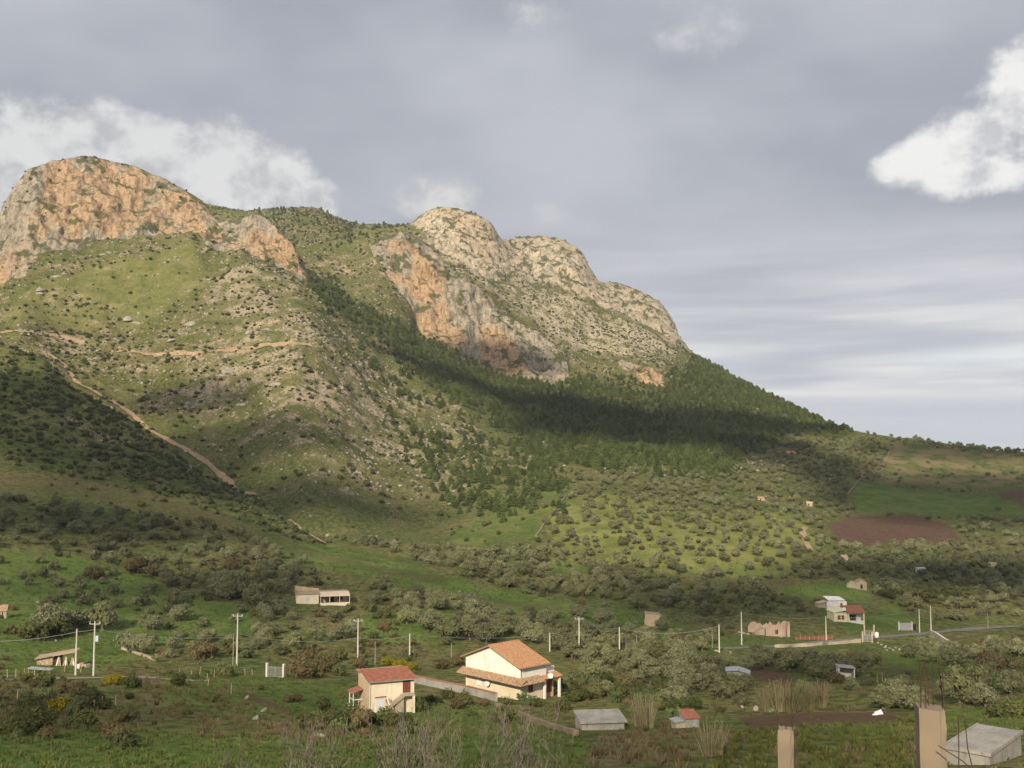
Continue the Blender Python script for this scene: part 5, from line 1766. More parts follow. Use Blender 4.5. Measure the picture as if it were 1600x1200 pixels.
# plain hut in the green field
o, P0 = thing('field_hut', 1008, 977, R(-7), 'windowless pinkish hut with a sloping top alone in the green field', 'hut', landmark='the lone field hut')
MB().prism([(0, -1), (6.1, -1), (6.1, 1.9), (4.2, 3.3), (0, 3.6)], 'y', 0.0, 4.0).build('wall', M_TAN, o)
MB().slab([(-0.15, -0.12, 3.72), (4.25, -0.12, 3.42), (4.25, 4.1, 3.42), (-0.15, 4.1, 3.72)], 0.1).build('roof', M_FLATROOF, o)
MB().slab([(4.26, -0.12, 3.40), (6.3, -0.12, 1.95), (6.3, 4.1, 1.95), (4.26, 4.1, 3.40)], 0.1).build('roof', M_FLATROOF, o)
MB().slab([(-0.2, -0.06, 0.0), (-0.003, -0.06, 0.0), (-0.003, 0.5, 2.0), (-0.2, 0.5, 2.0)], 0.1).build('door_post', M_WOOD, o)

# stone hut further up
o, P0 = thing('stone_hut', 1338, 920, R(-12), 'old stone hut with a gabled end and collapsed lean-to among olives', 'hut', landmark='the old stone hut')
MB().prism([(0, -1), (4.0, -1), (4.0, 2.6), (2.0, 3.7), (0, 2.6)], 'y', 0.0, 5.0).build('wall', M_STONEWALL, o)
MB().slab([(-0.3, -0.3, 2.55), (2.0, -0.3, 3.86), (2.0, 5.3, 3.86), (-0.3, 5.3, 2.55)], 0.15).build('roof_slope', M_TILE_OLD, o)
MB().slab([(2.01, -0.3, 3.86), (4.3, -0.3, 2.55), (4.3, 5.3, 2.55), (2.01, 5.3, 3.86)], 0.15).build('roof_slope', M_TILE_OLD, o)
MB().prism([(-3.6, -1), (-0.003, -1), (-0.003, 2.3), (-1.4, 2.9), (-2.6, 2.2), (-3.6, 1.2)], 'y', 0.4, 3.6).build('lean_to_wall', M_STONEWALL, o)
window(o, M_STONEWALL, (2.0, 0.0, 0.0), (0, -1), 0.9, 1.8, 'door', M_DARK)


def small_hut(px, py, wpx, hpx, phi, wallm, roofm, label, landmark=None, name='hut', flat=False):
    o, p = thing(name, px, py, phi, label, 'hut', landmark=landmark)
    k = p.length / FPX
    W_, H_ = wpx * k, hpx * k
    D_h = W_ * 0.7
    if flat:
        MB().box(-W_ / 2, W_ / 2, 0, D_h, -1, H_ * 0.86).build('wall', wallm, o)
        MB().box(-W_ / 2 - 0.2, W_ / 2 + 0.2, -0.2, D_h + 0.2, H_ * 0.86 + 0.003, H_).build('roof', roofm, o)
    else:
        MB().prism([(0, -1), (D_h, -1), (D_h, H_ * 0.7), (D_h / 2, H_ * 0.95), (0, H_ * 0.6)], 'x', -W_ / 2, W_ / 2).build('wall', wallm, o)
        MB().slab([(-W_ / 2 - 0.25, -0.3, H_ * 0.58), (W_ / 2 + 0.25, -0.3, H_ * 0.58), (W_ / 2 + 0.25, D_h / 2, H_), (-W_ / 2 - 0.25, D_h / 2, H_)], 0.12).build('roof_slope', roofm, o)
        MB().slab([(-W_ / 2 - 0.25, D_h / 2 + 0.01, H_), (W_ / 2 + 0.25, D_h / 2 + 0.01, H_), (W_ / 2 + 0.25, D_h + 0.3, H_ * 0.62), (-W_ / 2 - 0.25, D_h + 0.3, H_ * 0.62)], 0.12).build('roof_slope', roofm, o)
    window(o, wallm, (-W_ * 0.15, 0.0, 0.0), (0, -1), W_ * 0.2, H_ * 0.48, 'door', M_DARK)
    return o


small_hut(1237, 713, 13, 8, R(10), M_TAN, M_TILE, 'tiny ochre hut high up where the pine wood ends', 'the tiny hut by the pine wood')
small_hut(1265, 790, 8, 6, R(-10), M_TAN, M_TAN, 'tiny tan hut standing in the sunlit olive grove', 'the tan hut in the grove')
small_hut(1321, 880, 10, 12, R(25), M_WHITE, M_FLATROOF, 'small whitish hut half hidden by olives above the green strip', 'the whitish hut in the olives')
small_hut(1440, 896, 11, 8, R(0), M_WHITE, M_SHEET, 'small white block hut with reddish side in the right-hand olive grove', 'the white block hut', flat=True)
small_hut(1559, 888, 18, 7, R(-8), M_TAN, M_TAN, 'low ochre hut deep in the olive grove near the right edge', 'the low ochre hut', flat=True)
small_hut(1190, 782, 10, 6, R(0), M_TAN, M_TILE, 'small tan stone store at the top of the sunlit grove', 'the tan store in the grove')
small_hut(5, 966, 8, 18, R(10), M_STONEWALL, M_TILE_OLD, 'narrow pale hut at the left edge above the fields', 'the hut at the left edge')

# white shack among trees, right of middle
o, P0 = thing('white_shack', 1312, 1060, R(-6), 'open white shack of bare walls half hidden by a dark bush', 'shack', landmark='the open white shack')
MB().box(-0.2, 0.05, 0, 3.6, -1, 2.9).build('side_wall', M_WHITE, o)
MB().box(3.6, 3.85, 0, 3.6, -1, 2.5).build('side_wall', M_WHITE, o)
MB().box(0.053, 3.597, 3.3, 3.597, -1, 2.6).build('rear_wall', M_WHITE, o)
MB().slab([(-0.4, -0.3, 3.0), (4.1, -0.3, 2.65), (4.1, 3.9, 2.65), (-0.4, 3.9, 3.0)], 0.14).build('roof', M_CONC, o)
o.scale = (0.72, 0.72, 0.72)

# corrugated heap with white sheets
o, P0 = thing('sheet_shelter', 1151, 1057, R(-14), 'low shelter of grey sheets on the brown plot', 'shelter', landmark='the grey sheet shelter')
MB().box(-1.8, 1.8, 0, 2.0, -0.5, 0.9).build('wall', M_CONC, o)
MB().slab([(-2.2, -0.4, 1.0), (0.4, -0.4, 1.25), (0.4, 2.3, 1.6), (-2.2, 2.3, 1.3)], 0.06).build('sheet', M_METAL, o)
MB().slab([(0.45, -0.5, 1.2), (2.6, -0.6, 0.7), (2.6, 2.2, 0.9), (0.45, 2.3, 1.55)], 0.06).build('sheet', M_METAL, o)
# tarp
o, P0 = thing('white_tarp', 1372, 1117, R(20), 'folded white sheet lying on the edge of the ploughed strip', 'sheet')
MB().slab([(-1.4, -0.2, 0.12), (1.0, -0.5, 0.25), (1.3, 0.6, 0.95), (-0.2, 0.9, 0.5)], 0.08).build('sheet', M_SHEET, o)
MB().slab([(-1.7, -0.3, 0.05), (-0.6, -0.6, 0.1), (-0.3, 0.3, 0.35), (-1.2, 0.4, 0.2)], 0.05).build('fold', M_SHEET, o)
o.scale = (0.62, 0.62, 0.62)
# white cabinet behind the large house
o, P0 = thing('white_cabinet', 940, 1026, R(-20), 'small white gate-like cabinet in the bushes right of the large house', 'cabinet', landmark='the white cabinet')
MB().box(-0.6, 0.6, 0, 0.6, -0.5, 1.5).build('body', M_SHEET, o)
MB().box(-0.52, -0.03, -0.04, -0.003, 0.0, 1.35).build('door', M_METAL, o)
MB().box(0.03, 0.52, -0.04, -0.003, 0.0, 1.35).build('door', M_METAL, o)
MB().slab([(-0.8, -0.2, 1.62), (0.8, -0.2, 1.55), (0.8, 0.8, 1.6), (-0.8, 0.8, 1.7)], 0.08).build('roof', M_SHEET, o)

# ------------------------------------------------------------------ low concrete cistern, red shed, flat-roofed block
o, P0 = thing('cistern', 912, 1141, R(8), 'low grey concrete cistern with a sloping flat roof beside the reeds', 'cistern', landmark='the grey concrete cistern')
MB().box(-0.3, 6.6, 0, 5.0, -1.2, 1.1).build('wall', M_CONC, o)
MB().slab([(-0.6, -0.4, 1.2), (7.0, -0.4, 1.2), (7.0, 5.4, 1.75), (-0.6, 5.4, 1.75)], 0.22).build('roof', M_CONC, o)
MB().box(2.4, 3.3, 3.2, 4.1, 1.55, 1.72).build('hatch', M_METAL, o)
o.scale = (0.74, 0.74, 0.80)
o, P0 = thing('red_shed', 1062, 1138, R(14), 'small shed with a red tiled roof and grey lean-to beside the reeds', 'shed', landmark='the small red-roofed shed')
MB().prism([(0.2, -1), (3.0, -1), (3.0, 1.9), (0.2, 1.45)], 'x', 1.2, 3.9).build('wall', M_CONC, o)
MB().tiles((1.05, -0.1, 1.45), (4.1, -0.1, 1.45), (1.05, 3.2, 2.25), 7, 0.04, 0.28).build('roof', M_TILE_RED, o)
MB().box(-0.6, 1.197, 0.3, 2.6, -1, 0.85).build('lean_to_wall', M_STONEWALL, o)
MB().slab([(-0.9, 0.0, 0.95), (1.0, 0.0, 1.15), (1.0, 2.9, 1.25), (-0.9, 2.9, 1.05)], 0.1).build('lean_to_roof', M_METAL, o)
window(o, M_METAL, (3.0, 0.2, 0.0), (0, -1), 0.8, 1.15, 'door', M_METAL)
o.scale = (0.66, 0.66, 0.72)
F0 = Vector([float(c) for c in at(1548, 1177, 84.0)])
o = empty('concrete_block_shed', F0 - Vector((0, 0, 2.33)), R(49))
tag(o, 'flat-roofed grey concrete shed in the corner by the pillars', 'shed')
LANDMARKS.append(('the flat concrete shed', 1540, 1160))
MB().box(0.15, 8.3, 0.15, 3.35, -5.5, 2.05).build('wall', M_CONC, o)
rf = MB().box(0, 8.5, 0, 3.5, 2.053, 2.25).build('roof_slab', M_CONC, o)
MB().box(0, 8.5, 0, 0.14, 2.253, 2.31).box(0, 0.14, 0.143, 3.5, 2.253, 2.31).box(0.143, 8.5, 3.36, 3.5, 2.253, 2.31).build('roof_kerb', M_CONC, rf)
window(o, M_CONC, (4.6, 0.15, 0.2), (0, -1), 0.8, 0.8, mat=M_DARK)

# ------------------------------------------------------------------ collapsed timber shed on the left, table beside it
o, P0 = thing('timber_shed', 92, 1040, R(8), 'collapsed timber shed with a patched sloping roof and clutter', 'shed', landmark='the collapsed timber shed')
MB().slab([(-4.4, -0.6, 1.5), (3.2, -0.6, 2.7), (3.2, 2.6, 2.9), (-4.4, 2.6, 1.7)], 0.14).build('roof', M_FLATROOF, o)
MB().prism([(-4.1, -0.5), (-1.2, -0.5), (-1.2, 1.8), (-4.1, 1.35)], 'y', 0.0, 0.12).build('wall_panel', M_WOOD, o)
MB().prism([(-1.1, -0.5), (0.6, -0.5), (0.6, 2.1), (-1.1, 1.8)], 'y', 0.35, 0.45).build('wall_panel', M_RUST, o)
for i in range(9):
    x = -0.6 + i * 0.42
    MB().slab([(x, -0.2, -0.2), (x + 0.22, -0.2, -0.2), (x + 0.22 - 0.4 * (i % 3 - 1), 0.3, 2.0 - 0.09 * i), (x - 0.4 * (i % 3 - 1), 0.3, 2.0 - 0.09 * i)], 0.06).build('plank', M_WOOD if i % 4 else M_SHEET, o)
MB().box(2.9, 3.1, 0.0, 0.2, -0.5, 2.55).build('post', M_WOOD, o)
o, P0 = thing('tin_table', 62, 1052, R(-6), 'grey tin sheet laid on legs like a table before the timber shed', 'table')
MB().slab([(-2.1, -0.7, 0.95), (2.3, -0.7, 0.72), (2.3, 0.8, 0.8), (-2.1, 0.8, 1.05)], 0.05).build('top', M_METAL, o)
for x, y, h in ((-1.9, -0.6, 0.9), (2.1, -0.6, 0.7), (-1.9, 0.7, 0.95), (2.1, 0.7, 0.72)):
    MB().box(x, x + 0.07, y, y + 0.07, -0.3, h - 0.02).build('leg', M_WOOD, o)
for i, (px, py, m_, lb) in enumerate(((128, 1041, M_WOOD, 'brown crate of scrap between the timber shed and the poles'), (136, 1043, M_CONC, 'grey crate of scrap beside the two left utility poles'), (121, 1044, M_SHEET, 'white tub among the scrap by the timber shed'))):
    p = hit(px, py)
    b = empty('scrap_crate', p, i)
    MB().box(-0.45, 0.45, -0.35, 0.35, -0.1, 0.08).box(-0.45, -0.38, -0.345, 0.345, 0.083, 0.7).box(0.38, 0.45, -0.345, 0.345, 0.083, 0.7).build('side', m_, b)
    MB().box(-0.377, 0.377, -0.35, -0.29, 0.083, 0.66).box(-0.377, 0.377, 0.29, 0.35, 0.083, 0.66).build('end', m_, b)
    tag(b, lb, 'crate', 'scrap by the timber shed')
# ------------------------------------------------------------------ gates
def gate(px0, px1, py, hpost, hgate, label, nbar=9, landmark=None, matp=M_POLE):
    a, b = hit(px0, py), hit(px1, py + 1)
    d = b - a
    L_ = Vector((d.x, d.y)).length
    o = empty('gate', a, math.atan2(d.y, d.x))
    for x in (0.0, L_):
        MB().box(x - 0.2, x + 0.2, -0.2, 0.2, -0.6, hpost).add([(x - 0.26, -0.26, hpost), (x + 0.26, -0.26, hpost), (x + 0.26, 0.26, hpost), (x - 0.26, 0.26, hpost), (x, 0, hpost + 0.2)], [(0, 3, 2, 1), (0, 1, 4), (1, 2, 4), (2, 3, 4), (3, 0, 4)]).build('gate_post', matp, o)
    for i0, i1 in ((0.28, L_ / 2 - 0.03), (L_ / 2 + 0.03, L_ - 0.28)):
        lf = MB().box(i0, i1, -0.03, 0.03, 0.15, 0.23).box(i0, i1, -0.03, 0.03, hgate - 0.08, hgate).box(i0, i0 + 0.07, -0.03, 0.03, 0.232, hgate - 0.082).box(i1 - 0.07, i1, -0.03, 0.03, 0.232, hgate - 0.082).build('leaf', M_METAL, o)
        n = nbar // 2
        for k2 in range(n):
            x = i0 + 0.12 + (i1 - i0 - 0.24) * (k2 + 0.5) / n
            MB().box(x - 0.025, x + 0.025, -0.02, 0.02, 0.232, hgate - 0.082).build('bar', M_METAL, lf)
    tag(o, label, 'gate')
    if landmark:
        LANDMARKS.append((landmark, (px0 + px1) / 2, py))


gate(417, 443, 1058, 2.5, 2.0, 'grey barred double gate between pale posts by the vegetable plot', 12, 'the barred gate by the plot')
gate(1348, 1363, 1003, 3.0, 2.2, 'grey gate between stone posts on the near side of the road', 8, 'the roadside gate', M_STONEWALL)
gate(1351, 1366, 993, 3.4, 1.6, 'gate between tall ochre pillars across the road below the yellow house', 6, None, M_STONEWALL)
o, P0 = thing('roadside_hoarding', 1418, 985, R(12), 'pale boarded panel with a dark opening standing by the road', 'panel', landmark='the boarded panel by the road')
MB().box(-2.9, 1.6, 0, 0.2, -0.6, 2.4).build('boarding', M_METAL, o)
MB().box(-3.1, -2.903, -0.1, 0.3, -0.6, 2.9).build('post', M_WHITE, o)
MB().box(1.603, 1.8, -0.1, 0.3, -0.6, 2.7).build('post', M_WHITE, o)
MB().box(1.9, 3.2, 0.1, 0.3, -0.6, 1.8).build('dark_opening_panel', M_DARK, o)  # flat dark panel painting the unlit opening
o, P0 = thing('white_tank', 1370, 997, 0, 'white cylindrical tank standing at the roadside next to the gates', 'tank')
MB().tube([(0, 0, -0.3), (0, 0, 1.5), (0, 0, 1.75)], [0.6, 0.6, 0.35], 14).build('drum', M_SHEET, o, True)
MB().tube([(0, 0, 1.74), (0, 0, 1.86)], 0.2, 10).build('lid', M_SHEET, o)

# ------------------------------------------------------------------ road, tracks
def ribbon(name, pix, width, mat, lift=0.12, kind='structure', seg=5, wob=0.0, jit=0.0):
    pts = []
    for a, b in zip(pix[:-1], pix[1:]):
        n = max(2, int(math.hypot(b[0] - a[0], b[1] - a[1]) / seg))
        for i in range(n):
            t = i / n
            pts.append(hit(a[0] + (b[0] - a[0]) * t + random.gauss(0, jit), a[1] + (b[1] - a[1]) * t + random.gauss(0, jit * 0.6)))
    pts.append(hit(*pix[-1]))
    A3 = np.array([tuple(p) for p in pts])
    A3 = gauss(A3, 1.6, 0)
    V, F = [], []
    nw = 5
    rg = random.Random(len(pts))
    for i in range(len(A3)):
        d = A3[min(i + 1, len(A3) - 1)] - A3[max(i - 1, 0)]
        d[2] = 0
        d /= max(np.linalg.norm(d), 1e-6)
        s = np.array([-d[1], d[0], 0])
        wl = width * (1 + rg.uniform(-wob, wob))
        for k2 in range(nw):
            q = A3[i] + s * wl * (k2 / (nw - 1) - 0.5)
            V.append((q[0], q[1], drop(q[0], q[1], 600, A3[i][2]) + lift))
    for i in range(len(A3) - 1):
        for k2 in range(nw - 1):
            a = i * nw + k2
            F.append((a, a + 1, a + nw + 1, a + nw))
    o = link(name, mesh_np(name, V, F, [mat], True))
    tag(o, kind=kind)
    return o


ribbon('road', [(1120, 1014), (1180, 1012), (1240, 1008), (1300, 1003), (1350, 998), (1400, 994), (1450, 990), (1500, 985), (1550, 981), (1615, 978)], 5.0, M_ASPHALT, 0.15)
ribbon('dirt_track', [(0, 519), (28, 518), (60, 521), (100, 529), (135, 536)], 6.0, M_TRACK, 0.5, wob=0.5, jit=1.5)
ribbon('dirt_track', [(180, 547), (215, 552), (250, 555), (300, 553), (340, 549), (380, 545), (420, 540), (455, 537), (490, 540)], 4.6, M_TRACK, 0.5, wob=0.5, jit=1.5)
CRESTPATH = [(66, 552), (84, 566), (98, 574), (108, 590), (118, 603), (140, 613), (160, 624), (185, 638), (205, 655), (232, 676), (258, 691), (290, 709), (320, 727), (345, 750), (372, 768), (394, 779)]
ribbon('dirt_path', [(x + 5, y - 2) for x, y in CRESTPATH], 3.2, M_TRACK, 0.7, seg=4, wob=0.4, jit=2.4)
ribbon('dirt_path', [(398, 779), (420, 797), (443, 813)], 2.6, M_TRACK, 0.7, seg=4, wob=0.35, jit=1.5)
ribbon('dirt_path', [(443, 814), (460, 822), (480, 834), (508, 852)], 3.8, M_TRACK, 0.9, seg=4, wob=0.35, jit=1.5)
ribbon('field_lane', [(1268, 862), (1255, 840), (1250, 828), (1262, 822)], 3.0, M_TRACK, 0.3, wob=0.3)
ribbon('farm_lane', [(0, 1062), (60, 1060), (120, 1060), (200, 1057), (280, 1062), (330, 1064)], 2.6, M_TRACK_GREY, 0.06, wob=0.3)

# ------------------------------------------------------------------ utility poles and cables
POLES = [  # px, top, foot, crossarm, label, landmark
    (118, 983, 1055, 0, 'shorter concrete pole beside the timber shed, left of its taller twin', 'the left pair of poles'),
    (146, 971, 1056, 2, 'tall concrete pole with a pale blue box right of the timber shed', None),
    (364, 991, 1040, 0, 'short thin pole standing just left of the tall cross-arm pole', None),
    (370, 959, 1041, 1, 'tall concrete pole with a cross-arm above the pale cactus clump', 'the cross-arm pole above the cactus'),
    (559, 967, 1030, 1, 'tall concrete pole with insulators behind the small red-roofed house', 'the pole behind the small house'),
    (586, 1003, 1038, 0, 'thin grey post between the small house and the field olives', None),
    (640, 990, 1030, 0, 'pale concrete pole above the yellow broom bushes', None),
    (705, 1005, 1030, 0, 'faint thin post just left of the large house roof', None),
    (859, 989, 1018, 0, 'short pale pole right behind the large house', None),
    (905, 964, 1028, 1, 'tall concrete pole right of the large house', 'the tall pole right of the house'),
    (968, 980, 1018, 0, 'plain pale pole between the large house and the lone field hut', 'the pale pole below the field hut'),
    (995, 993, 1015, 0, 'thin short post right of the plain pale pole', None),
    (1113, 984, 1012, 0, 'thin grey post left of the white pole at the road end', None),
    (1124, 976, 1020, 0, 'white concrete pole where the road begins', 'the pole at the road end'),
    (1159, 956, 1008, 0, 'tall white pole left of the pinkish ruin', None),
    (1291, 963, 1001, 0, 'white pole by the red fence between ruin and yellow house', None),
    (1437, 952, 988, 0, 'pale pole at the roadside right of the boarded panel', 'the roadside poles'),
    (1455, 947, 990, 0, 'taller grey pole at the roadside, rightmost of the two', None),
    (1544, 958, 983, 0, 'thin grey roadside post near the right edge', None),
    (1360, 678, 690, 0, 'tiny pale post on the far ridge beside the pine wood', None),
]
PTOP = {}
for px, py0, py1, arm, lb, lm in POLES:
    p = hit(px, py1)
    rr = math.hypot(p.x, p.y)
    top = at(px, py0, rr)
    h = float(top[2] - p.z)
    thin_ = ('thin' in lb) or ('tiny' in lb)
    o = empty('utility_pole', p)
    r1 = 0.09 if thin_ else 0.20
    MB().tube([(0, 0, -0.8), (0, 0, h)], [r1, r1 * 0.62], 8).build('shaft', M_POLE if not thin_ else M_CONC, o)
    MB().tube([(0, 0, h), (0, 0, h + 0.12)], [r1 * 0.7, r1 * 0.2], 8).build('cap', M_METAL, o)
    if arm:
        MB().box(-1.0, 1.0, -0.07, 0.07, h - 0.55, h - 0.42).build('cross_arm', M_METAL, o)
        for x in (-0.9, 0.0, 0.9):
            MB().tube([(x, 0, h - 0.418), (x, 0, h - 0.1)], [0.07, 0.05], 6).build('insulator', M_SHEET, o)
    if arm == 2:
        MB().box(0.25, 0.75, -0.25, 0.2, h - 3.6, h - 2.6).build('meter_box', M_BLUE, o)
        MB().box(0.2, 0.28, -0.05, 0.05, h - 3.2, h - 3.1).build('bracket', M_METAL, o)
    tag(o, lb, 'utility pole', 'utility poles of the valley')
    PTOP[px] = p + Vector((0, 0, h))
    if lm:
        LANDMARKS.append((lm, px, (py0 + py1) / 2))


def cable(a, b, sag, label, r=0.035):
    a, b = Vector(a), Vector(b)
    n = 18
    pts = [a.lerp(b, i / n) - Vector((0, 0, 4 * sag * (i / n) * (1 - i / n))) for i in range(n + 1)]
    c = (a + b) / 2
    o = MB().tube([p - c for p in pts], r, 5).build('power_cable', M_WIRE)
    o.location = c
    tag(o, label, 'cable', 'overhead cables')


dn = Vector((0, 0, -1.4))
cable(at(-60, 1000, 225), PTOP[118] + Vector((0, 0, -0.5)), 0.8, 'sagging overhead cable from the left edge to the short pole')
cable(PTOP[118] + Vector((0, 0, -0.4)), PTOP[146] + dn, 0.15, 'short overhead cable between the two poles by the timber shed')
cable(PTOP[146] + dn, PTOP[364] + Vector((0, 0, -0.5)), 0.9, 'long overhead cable from the blue-box pole to the thin short pole')
cable(PTOP[370] + Vector((0, 0, -4)), PTOP[559] + Vector((0, 0, -4.2)), 1.2, 'overhead cable between the two tall cross-arm poles')
cable(PTOP[559] + Vector((0, 0, -4.2)), PTOP[640] + Vector((0, 0, -0.4)), 0.5, 'overhead cable rising from behind the small house to the pale pole')
cable(PTOP[859], PTOP[905] + Vector((0, 0, -3)), 0.5, 'overhead cable right behind the roof of the large house', 0.03)
cable(PTOP[968] + Vector((0, 0, -0.2)), PTOP[1124] + Vector((0, 0, -0.3)), 1.6, 'overhead cable crossing the green field to the road-end pole', 0.035)

for a, b, nm in ((1124, 1159, 'overhead cable between the two white poles left of the ruin'), (1159, 1291, 'overhead cable passing over the pinkish ruin'), (1291, 1437, 'overhead cable from the red fence pole past the yellow house'), (1437, 1544, 'overhead cable along the road towards the right edge'), (640, 859, 'overhead cable passing behind the large house roof'), (905, 968, 'overhead cable from the tall pole right of the house to the pale pole')):
    cable(PTOP[a] - Vector((0, 0, 0.25)), PTOP[b] - Vector((0, 0, 0.25)), 0.9, nm, 0.03)

# ------------------------------------------------------------------ fence posts
POSTS = [(12, 1060), (25, 1058), (39, 1056), (54, 1055), (68, 1055), (78, 1053), (101, 1050), (126, 1050), (281, 1058), (299, 1060), (312, 1056), (324, 1062), (335, 1058), (325, 1071), (361, 1084), (383, 1055), (395, 1056), (147, 1109), (162, 1104), (181, 1103), (16, 1090), (27, 1093), (1357, 1066), (1371, 1066), (1379, 1066), (478, 1052), (520, 1050), (1230, 998), (1250, 997), (1265, 1000), (1285, 1003), (1292, 1001)]
ps = MB().tube([(0, 0, -0.4), (0.02, 0, 0.6), (0.0, 0.02, 1.35)], [0.085, 0.075, 0.06], 6)
post_me = None
FENCEPOSTS = []
for i, (px, py) in enumerate(POSTS):
    if post_me is None:
        q = ps.build('fence_post', M_WOOD)
        post_me = q.data
    else:
        q = link('fence_post', post_me)
    p = hit(px, py)
    q.location = p
    q.rotation_euler = (random.gauss(0, 0.10), random.gauss(0, 0.10), random.random() * 6)
    s = random.uniform(0.85, 1.2)
    q.scale = (1, 1, s)
    FENCEPOSTS.append((q, px, py))

# red net fence by the ruin
o, P0 = thing('red_fence', 1272, 1000, R(4), 'low red net fence between the pinkish ruin and the roadside pole', 'fence')
for i in range(9):
    x = -5.6 + i * 1.4
    MB().box(x, x + 0.09, 0, 0.09, -0.4, 1.2).build('post', M_WOOD, o)
    if i < 8:
        MB().box(x + 0.093, x + 1.397, 0.03, 0.06, 0.1, 0.95 + 0.06 * (i % 3)).build('net_panel', M_REDFENCE, o)

# ------------------------------------------------------------------ dry stone walls and rubble on the far slopes
wall_run('dry_stone_wall', [(1395, 693), (1388, 712), (1378, 736), (1345, 748), (1325, 772)], 0.9, 0.8, M_EARTHWALL, 'pale dry stone wall dropping from the far ridge between the fields', rough=0.3, landmark='the wall on the far ridge')
wall_run('dry_stone_wall', [(884, 776), (868, 800), (850, 820), (838, 838)], 0.7, 0.8, M_EARTHWALL, 'dry stone wall along the left border of the sunlit grove', rough=0.3, landmark='the wall beside the grove')
wall_run('dry_stone_wall', [(1455, 990), (1470, 1000), (1492, 1012)], 1.2, 0.6, M_PALE, 'pale retaining wall slanting down from the roadside poles', rough=0.2)
wall_run('dry_stone_wall', [(1210, 1012), (1260, 1010), (1300, 1007), (1345, 1003)], 0.8, 0.5, M_STONEWALL, 'low ochre wall along the near edge of the road', rough=0.15)
RUB = [(1377, 1008, .5), (1383, 1012, .6), (1390, 1014, .7), (1396, 1017, .6), (1386, 1017, .5), (1400, 1013, .4), (1408, 1016, .9), (1414, 1012, .7), (1372, 1005, .5), (50, 985, .8), (72, 946, 1.0), (60, 942, .8), (88, 1002, .5), (130, 958, .6), (470, 1128, .5), (480, 1130, .6), (413, 1112, .6), (385, 1092, .5), (382, 1122, .4), (400, 1124, .5), (500, 1152, .6), (490, 1155, .5), (1160, 1106, .5), (1180, 1110, .6), (1205, 1112, .6), (1120, 1018, .7), (1140, 1022, .9)]
RUBBLE = []
for i, (px, py, s) in enumerate(RUB):
    b = link('boulder', BOULDERS[i % 4])
    p = hit(px, py)
    b.location = p + Vector((0, 0, s * 0.15))
    b.scale = (s, s, s * 0.8)
    b.rotation_euler = (random.random(), random.random(), random.random() * 6)
    RUBBLE.append((b, px, py))
for i, (px, py, s) in enumerate([(62, 452, 5.5), (88, 432, 7), (100, 428, 5), (62, 458, 4), (200, 497, 8), (215, 505, 6), (172, 395, 6), (160, 398, 5), (268, 532, 7), (360, 580, 8), (345, 586, 6), (378, 632, 5), (430, 600, 6), (655, 630, 6), (700, 520 + 70, 4), (285, 520, 6), (300, 505, 7), (390, 520, 7), (420, 515, 6)]):
    b = link('rock_outcrop', BOULDERS[i % 4])
    p = hit(px, py)
    b.location = p + Vector((0, 0, -s * 0.15))
    b.scale = (s * 0.8, s * 0.7, s * 0.55)
    b.rotation_euler = (random.uniform(-.3, .3), random.uniform(-.3, .3), random.random() * 6)
    RUBBLE.append((b, px, py))

# ------------------------------------------------------------------ unfinished pillars with starter bars
def pillar(px, py_top, wpx, r, bars, label, width):
    top = at(px, py_top, r)
    gz = drop(float(top[0]), float(top[1]), 100, -9)
    hgt = float(top[2]) - gz
    o = empty('concrete_pillar', (float(top[0]), float(top[1]), gz), R(-14))
    s = width / 2
    m = MB()
    rg = random.Random(int(px))
    vs = []
    nz = 26
    per = [(-s, -s), (s * 0.45, -s), (s * 0.55, -s), (s, -s * 0.9), (s, s), (-s, s)]
    for k2 in range(nz + 1):
        z = -0.8 + (hgt + 0.8) * k2 / nz
        for j, (x, y) in enumerate(per):
            chip = rg.uniform(-0.012, 0.004)
            if j in (2, 3):
                chip = rg.uniform(-0.035, 0.0)
            zz = z + (rg.uniform(-0.03, 0.02) if k2 == nz else 0)
            vs.append((x * (1 + chip / s), y * (1 + chip / s), zz))
    fs = []
    n = len(per)
    for k2 in range(nz):
        for j in range(n):
            fs.append((k2 * n + j, k2 * n + (j + 1) % n, (k2 + 1) * n + (j + 1) % n, (k2 + 1) * n + j))
    fs += [tuple(range(n))[::-1], tuple(range(nz * n, nz * n + n))]
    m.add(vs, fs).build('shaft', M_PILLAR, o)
    for (bx, by, lx, ly, hh) in bars:
        MB().tube([(bx * s, by * s, hgt - 0.3), (bx * s + lx * 0.3, by * s + ly * 0.3, hgt + hh * 0.42), (bx * s + lx, by * s + ly, hgt + hh * 0.84)], 0.0062 if r < 16 else 0.0085, 5).build('rebar', M_RUST, o)
    tag(o, label, 'pillar', 'unfinished concrete pillars')
    LANDMARKS.append((label.split(',')[0], px, py_top + 30))
    return o


